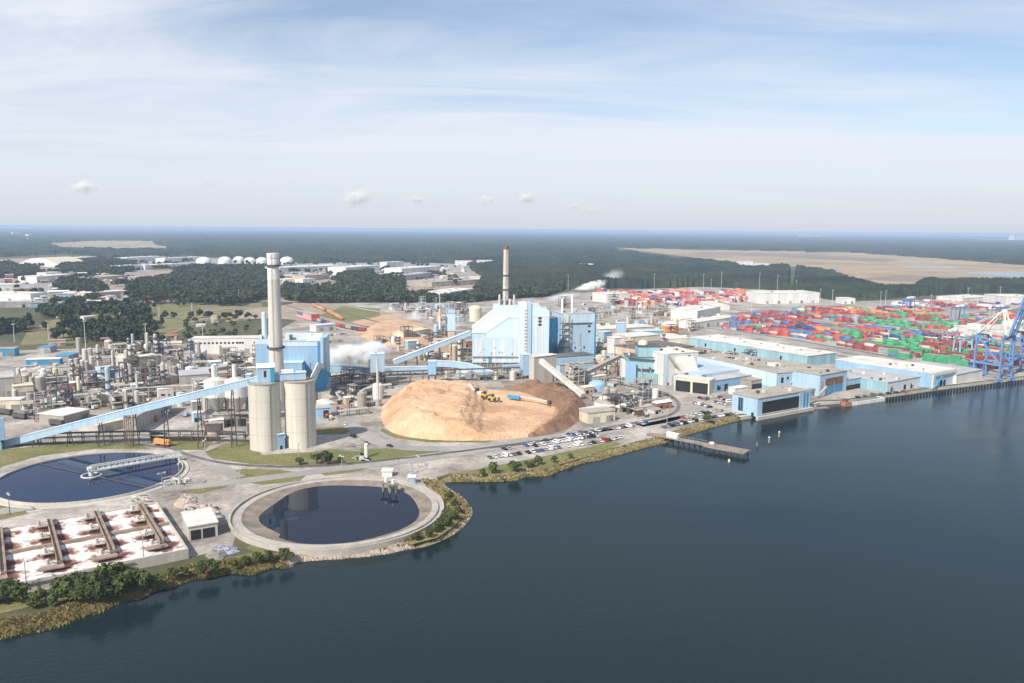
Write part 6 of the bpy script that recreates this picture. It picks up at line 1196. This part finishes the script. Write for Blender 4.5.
def car_row(place, pts, pitch, fill=.85, zz=.18, ang=1.5708):
    l = smooth_line([P(*p) for p in pts], 8); out = []; s = 0.0; acc = 0.0
    for i in range(len(l)-1):
        d = l[i+1]-l[i]; L_ = d.length; t = d.normalized()
        while acc <= L_:
            p = l[i]+t*acc; acc += pitch
            if random.random() > fill: continue
            c = random.choice(CW); kind = random.choices(['car', 'pickup', 'van'], [6, 3, 2])[0]; o = thing('parked_car', '', 'car' if kind == 'car' else kind, (p.x, p.y, zz), math.atan2(t.y, t.x)+ang+(math.pi if random.random() < .5 else 0)+random.uniform(-.04, .04), place)
            o['_c'] = f'{c} {kind}'; b, g, r_, w = car_mesh(c, kind); bo = link('body', b, o); link('windows', g, o); link('roof', r_, bo); link('wheels', w, o); out.append(o)
        acc -= L_
    number_left_to_right(out, lambda o: f"{o['_c']} {place}, @")
    for o in out: del o['_c']
car_row('in the parking row nearest the river', [(490, 458.5), (530, 453), (560, 448), (590, 444), (622, 438)], 3.1, .9)
car_row('in the second parking row from the river', [(535, 446.5), (565, 441.5), (600, 436)], 3.1, .85)
car_row('in the third parking row from the river', [(546, 441), (570, 437.5), (596, 433.5)], 3.1, .85)
car_row('in the parking row behind the low office', [(614, 429.5), (630, 427), (645, 424)], 3.1, .9)
car_row('along the river right of the pier', [(664, 428), (690, 422.5), (715, 417.5), (735, 414.5)], 3.1, .88)
car_row('in the second row right of the pier', [(683, 418.5), (705, 414), (722, 411)], 3.1, .85)
car_row('in the fourth parking row from the river', [(500, 450.5), (535, 444.5)], 3.1, .55)
car_row('in the road side row below the bark heap', [(560, 437), (590, 432.5), (612, 429)], 3.3, .5)
car_row('in the front row before the bay shed', [(694, 403.5), (704, 406), (711, 408.5)], 3.4, .9)
car_row('in the back row before the bay shed', [(700, 398.5), (712, 401.5), (727, 405)], 3.4, .85)
car_row('by the left wall of the dock house', [(718, 397), (724, 400), (730, 403)], 3.4, .85)
car_row('parked below the round basin road', [(352, 446), (372, 443.5)], 9, .5)
car_row('on the wide road left of the chip pile', [(345, 425), (350, 436), (395, 448), (415, 450)], 17, .6, ang=0)
car_row('in the front row behind the boiler house', [(327, 343), (345, 341)], 3.4, .7)
car_row('in the back row behind the boiler house', [(327, 336), (346, 334)], 3.4, .8)
car_row('beside the left big road near the silos', [(228, 420), (236, 421)], 6, .9)
car_row('on the lot left of the container yard', [(700, 325.5), (722, 322)], 4, .7)
car_row('behind the white shed beside the yard', [(727, 323), (740, 321)], 4, .7)
car_row('along the quay in front of the sheds', [(858, 398), (880, 395), (930, 389)], 9, .5)
car_row('in the far town lot behind the tree belt', [(405, 289), (455, 287)], 6, .6)
# small orange vehicle and a railway engine by the pipe bridge
for l, x, y, m in (('orange railway engine under the pipe bridge', 163, 446, 'orange'), ('dark red wagon beside the rail shed', 150, 421, 'red'), ('black tank wagon in the yard under the long conveyor', 57, 426, 'dark_metal'), ('dark wagon on the left siding, front', 20, 419, 'dark_metal'), ('dark wagon on the left siding, behind', 6, 415, 'dark_metal'), ('dark blue wagon under the pipe bridge', 158, 439, 'navy' if False else 'dark_metal')):
    p = P(x, y); o = thing('rail_wagon', l, 'rail wagon', (p.x, p.y, .3), -.35); part('body', MB().box(0, 0, 1.1, 11, 2.8, 2.6), m, o); part('roof', MB().wedge(-5.6, 5.6, [(-1.45, 3.7), (1.45, 3.7), (0, 4.2)]), m, o)
    for s in (-3.8, 3.8): part('bogie', MB().box(s, 0, 0, 2.6, 2.2, 1.0), 'tyre', o)
# trains behind the boiler house
def train(place, px, cols, n):
    l = smooth_line([P(*p) for p in px], 10); a, b = l[0], l[-1]; tot = sum((l[i+1]-l[i]).length for i in range(len(l)-1)); out = []
    for k in range(n):
        s = tot*(k+.5)/n; i = 0
        while s > (l[i+1]-l[i]).length and i < len(l)-2: s -= (l[i+1]-l[i]).length; i += 1
        t = (l[i+1]-l[i]).normalized(); p = l[i]+t*s; c = cols[k % len(cols)]; Lc = tot/n-1.2
        o = thing('rail_wagon', '', 'rail wagon', (p.x, p.y, .4), math.atan2(t.y, t.x), place); part('body', MB().box(0, 0, 1.1, Lc, 3, 3.4), 'box_'+c, o); part('roof', MB().wedge(-Lc/2, Lc/2, [(-1.5, 4.5), (1.5, 4.5), (0, 4.9)]), 'box_'+c, o)
        for s_ in (-Lc*.35, Lc*.35): part('bogie', MB().box(s_, 0, 0, 2.6, 2.2, 1.05), 'tyre', o)
        o['_c'] = {'navy': 'dark blue', 'maroon': 'dark red'}.get(c, c); out.append(o)
    number_left_to_right(out, lambda o: f"{o['_c']} rail wagon {place}, @")
    for o in out: del o['_c']
train('in the orange train behind the boiler house', [(313, 306.5), (328, 313), (342, 320.5)], ['orange', 'orange', 'tan', 'orange', 'maroon', 'orange'], 10)
train('in the long train past the painted flag', [(313, 321), (330, 325), (350, 329.5), (366, 332)], ['maroon', 'grey', 'navy', 'maroon', 'grey', 'red'], 10)
train('in the red train by the left meadow', [(142, 303.5), (170, 303), (204, 301)], ['red', 'maroon', 'grey', 'navy', 'maroon', 'grey', 'grey'], 14)
# shed wall painted with a flag
r, L2 = bld('flag_shed', 'long shed wall painted with a stars and stripes flag', 'shed', (297, 317), (311.5, 321), 12, 9, 'red', 'roof_tan')
fl0, fl1 = 0.3, L2-.3; sh = 8.2/13
flag = box_part(r, 'flag', fl0, fl1, -.12, -.02, .5, 8.7, 'white')
for k in range(7): box_part(flag, 'stripe', fl0, fl1, -.2, -.13, .5+k*2*sh, .5+(k*2+1)*sh, 'flag_red').parent = flag
cn = box_part(flag, 'canton', fl0, fl0+(fl1-fl0)*.42, -.28, -.21, .5+6*sh, 8.7, 'flag_blue'); mb = MB()
for j in range(9):
    for i in range(6 if j % 2 == 0 else 5):
        cx, cz = fl0+(fl1-fl0)*.42*(i+.5+(.5 if j % 2 else 0))/6.2, .5+6*sh+(8.7-.5-6*sh)*(j+.6)/9.4; pts = []
        for q in range(10): a = q*math.pi/5+math.pi/2; rr_ = .26 if q % 2 == 0 else .11; pts.append((cx+rr_*2.2*math.cos(a), -.32, cz+rr_*math.sin(a)))
        mb.add(pts, [tuple(range(10))])
part('star', mb, 'white', cn)
# scattered scrub by the meadow
sc = []
for _ in range(46):
    x, y = random.uniform(180, 262), random.uniform(318, 340); p = P(x, y); sc.append(tree('bush_tree', 'scrub_bush', p.x, p.y, random.uniform(.5, 1.0), '', 'scrub bushes left of the boiler house', 'bush'))
number_left_to_right(sc, 'rounded bush on the scrubby ground left of the boiler house, @')

# ------------------------------------------------------------------ steam, clouds, haze
def vapour(name, dens, sc, amp=1.9, col=(1, 1, 1)):
    m = bpy.data.materials.new(name); m.use_nodes = True; nt = m.node_tree; ns, ls = nt.nodes, nt.links; ns.clear(); out = N(ns, 'ShaderNodeOutputMaterial'); v = N(ns, 'ShaderNodeVolumePrincipled'); v.inputs['Color'].default_value = (*col, 1); v.inputs['Anisotropy'].default_value = 0.1
    tcn = N(ns, 'ShaderNodeTexCoord'); ln_ = N(ns, 'ShaderNodeVectorMath', operation='LENGTH'); ls.new(tcn.outputs['Object'], ln_.inputs[0]); g = N(ns, 'ShaderNodeNewGeometry'); nz = N(ns, 'ShaderNodeTexNoise', Scale=sc, Detail=4.0, Roughness=.6); ls.new(g.outputs['Position'], nz.inputs['Vector'])
    a = N(ns, 'ShaderNodeMath', operation='SUBTRACT'); a.inputs[0].default_value = 1.0; ls.new(ln_.outputs['Value'], a.inputs[1]); b = N(ns, 'ShaderNodeMath', operation='MULTIPLY_ADD'); ls.new(nz.outputs[0], b.inputs[0]); b.inputs[1].default_value = amp; b.inputs[2].default_value = -amp*.52
    c = N(ns, 'ShaderNodeMath', operation='ADD', use_clamp=True); ls.new(a.outputs[0], c.inputs[0]); ls.new(b.outputs[0], c.inputs[1]); e = N(ns, 'ShaderNodeMath', operation='MULTIPLY'); ls.new(c.outputs[0], e.inputs[0]); ls.new(a.outputs[0], e.inputs[1])
    d = N(ns, 'ShaderNodeMath', operation='MULTIPLY'); d.inputs[1].default_value = dens; ls.new(e.outputs[0], d.inputs[0]); mx = N(ns, 'ShaderNodeMath', operation='MAXIMUM'); mx.inputs[1].default_value = 0; ls.new(d.outputs[0], mx.inputs[0]); ls.new(mx.outputs[0], v.inputs['Density']); ls.new(v.outputs[0], out.inputs['Volume']); MATS[name] = m; return m
vapour('steam', 3.0, .15, amp=2.5); vapour('thin_steam', .16, .06)
def puff(name, label, cat, c, r_, m, tilt=0.0):
    mb = MB(); n, k = 20, 10; vs = [(math.sin(math.pi*j/k)*math.cos(2*math.pi*i/n), math.sin(math.pi*j/k)*math.sin(2*math.pi*i/n), math.cos(math.pi*j/k)) for j in range(k+1) for i in range(n)]
    mb.add(vs, [(j*n+i, (j+1)*n+i, (j+1)*n+(i+1) % n, j*n+(i+1) % n) for j in range(k) for i in range(n)]); o = mb.build(name, m); o.location = c; o.scale = r_; o.rotation_euler = (0, tilt, 0); return tag(o, label, cat)
def steam(label, px, Y, r_, m='steam', tilt=0.0): puff('steam_plume', label, 'steam', at(*px, Y), r_, m, tilt)
steam('thick white steam drifting left of the blue transfer tower', (352, 355), 672, (30, 13, 10)); steam('white steam billowing up behind the blue transfer tower', (374, 350), 725, (17, 10, 10)); steam('thin steam hanging between the boiler house and the log yard', (372, 349), 760, (28, 16, 10), 'thin_steam'); steam('faint low steam beside the boiler house', (339, 361), 690, (14, 9, 6), 'thin_steam')
steam('white steam plume trailing from the far mill left of the yard', (586, 289), 1750, (52, 20, 14), 'steam', -.35); steam('thin pale steam rising over the far forest edge', (612, 278), 1900, (38, 20, 24), 'thin_steam', -.5); steam('low white steam behind the big pale blue plant', (563, 296), 1400, (40, 18, 9), 'thin_steam', -.2); steam('thin steam over the log yard behind the conveyor', (415, 318), 1150, (22, 12, 12), 'thin_steam')
vapour('cloud', .015, .0085, amp=5.0); vapour('thin_cloud', .006, .009, amp=4.0)
for l, x, y, s, m in (('small flat white cloud low at the left', 83, 187, 1.0, 'cloud'), ('tallest small white cloud left of the middle', 356, 197, 1.15, 'cloud'), ('small round white cloud left of the striped chimney', 415, 199, .8, 'cloud'), ('small upright white cloud above left of the striped chimney', 485, 200, .75, 'cloud'), ('small white cloud above right of the striped chimney', 526, 198, .85, 'cloud'), ('tiny faint cloud right of the others', 572, 206, .55, 'cloud'), ('faint thin cloud above the concrete chimney', 208, 183, .8, 'thin_cloud'), ('faint thin cloud low at the right of the row', 590, 210, .9, 'thin_cloud')):
    Yc = 16000.0; c = at(x, y, Yc); puff('cloud', l, 'cloud', c, (380*s, 300*s, 190*s), m, -.2)
HAZE_D, HAZE_C = 7.2e-5, (0.57, 0.735, 1.0)
hz = bpy.data.materials.new('haze'); hz.use_nodes = True; ns, ls = hz.node_tree.nodes, hz.node_tree.links; ns.clear(); out = N(ns, 'ShaderNodeOutputMaterial'); v = N(ns, 'ShaderNodeVolumePrincipled'); v.inputs['Color'].default_value = (*HAZE_C, 1); v.inputs['Density'].default_value = HAZE_D; ls.new(v.outputs[0], out.inputs['Volume']); MATS['haze'] = hz
tag(MB().box(0, 28500, -6, 2*BIG+2000, 65000, 139).build('haze', 'haze'), 'pale blue haze over the land', 'haze', kind='stuff')
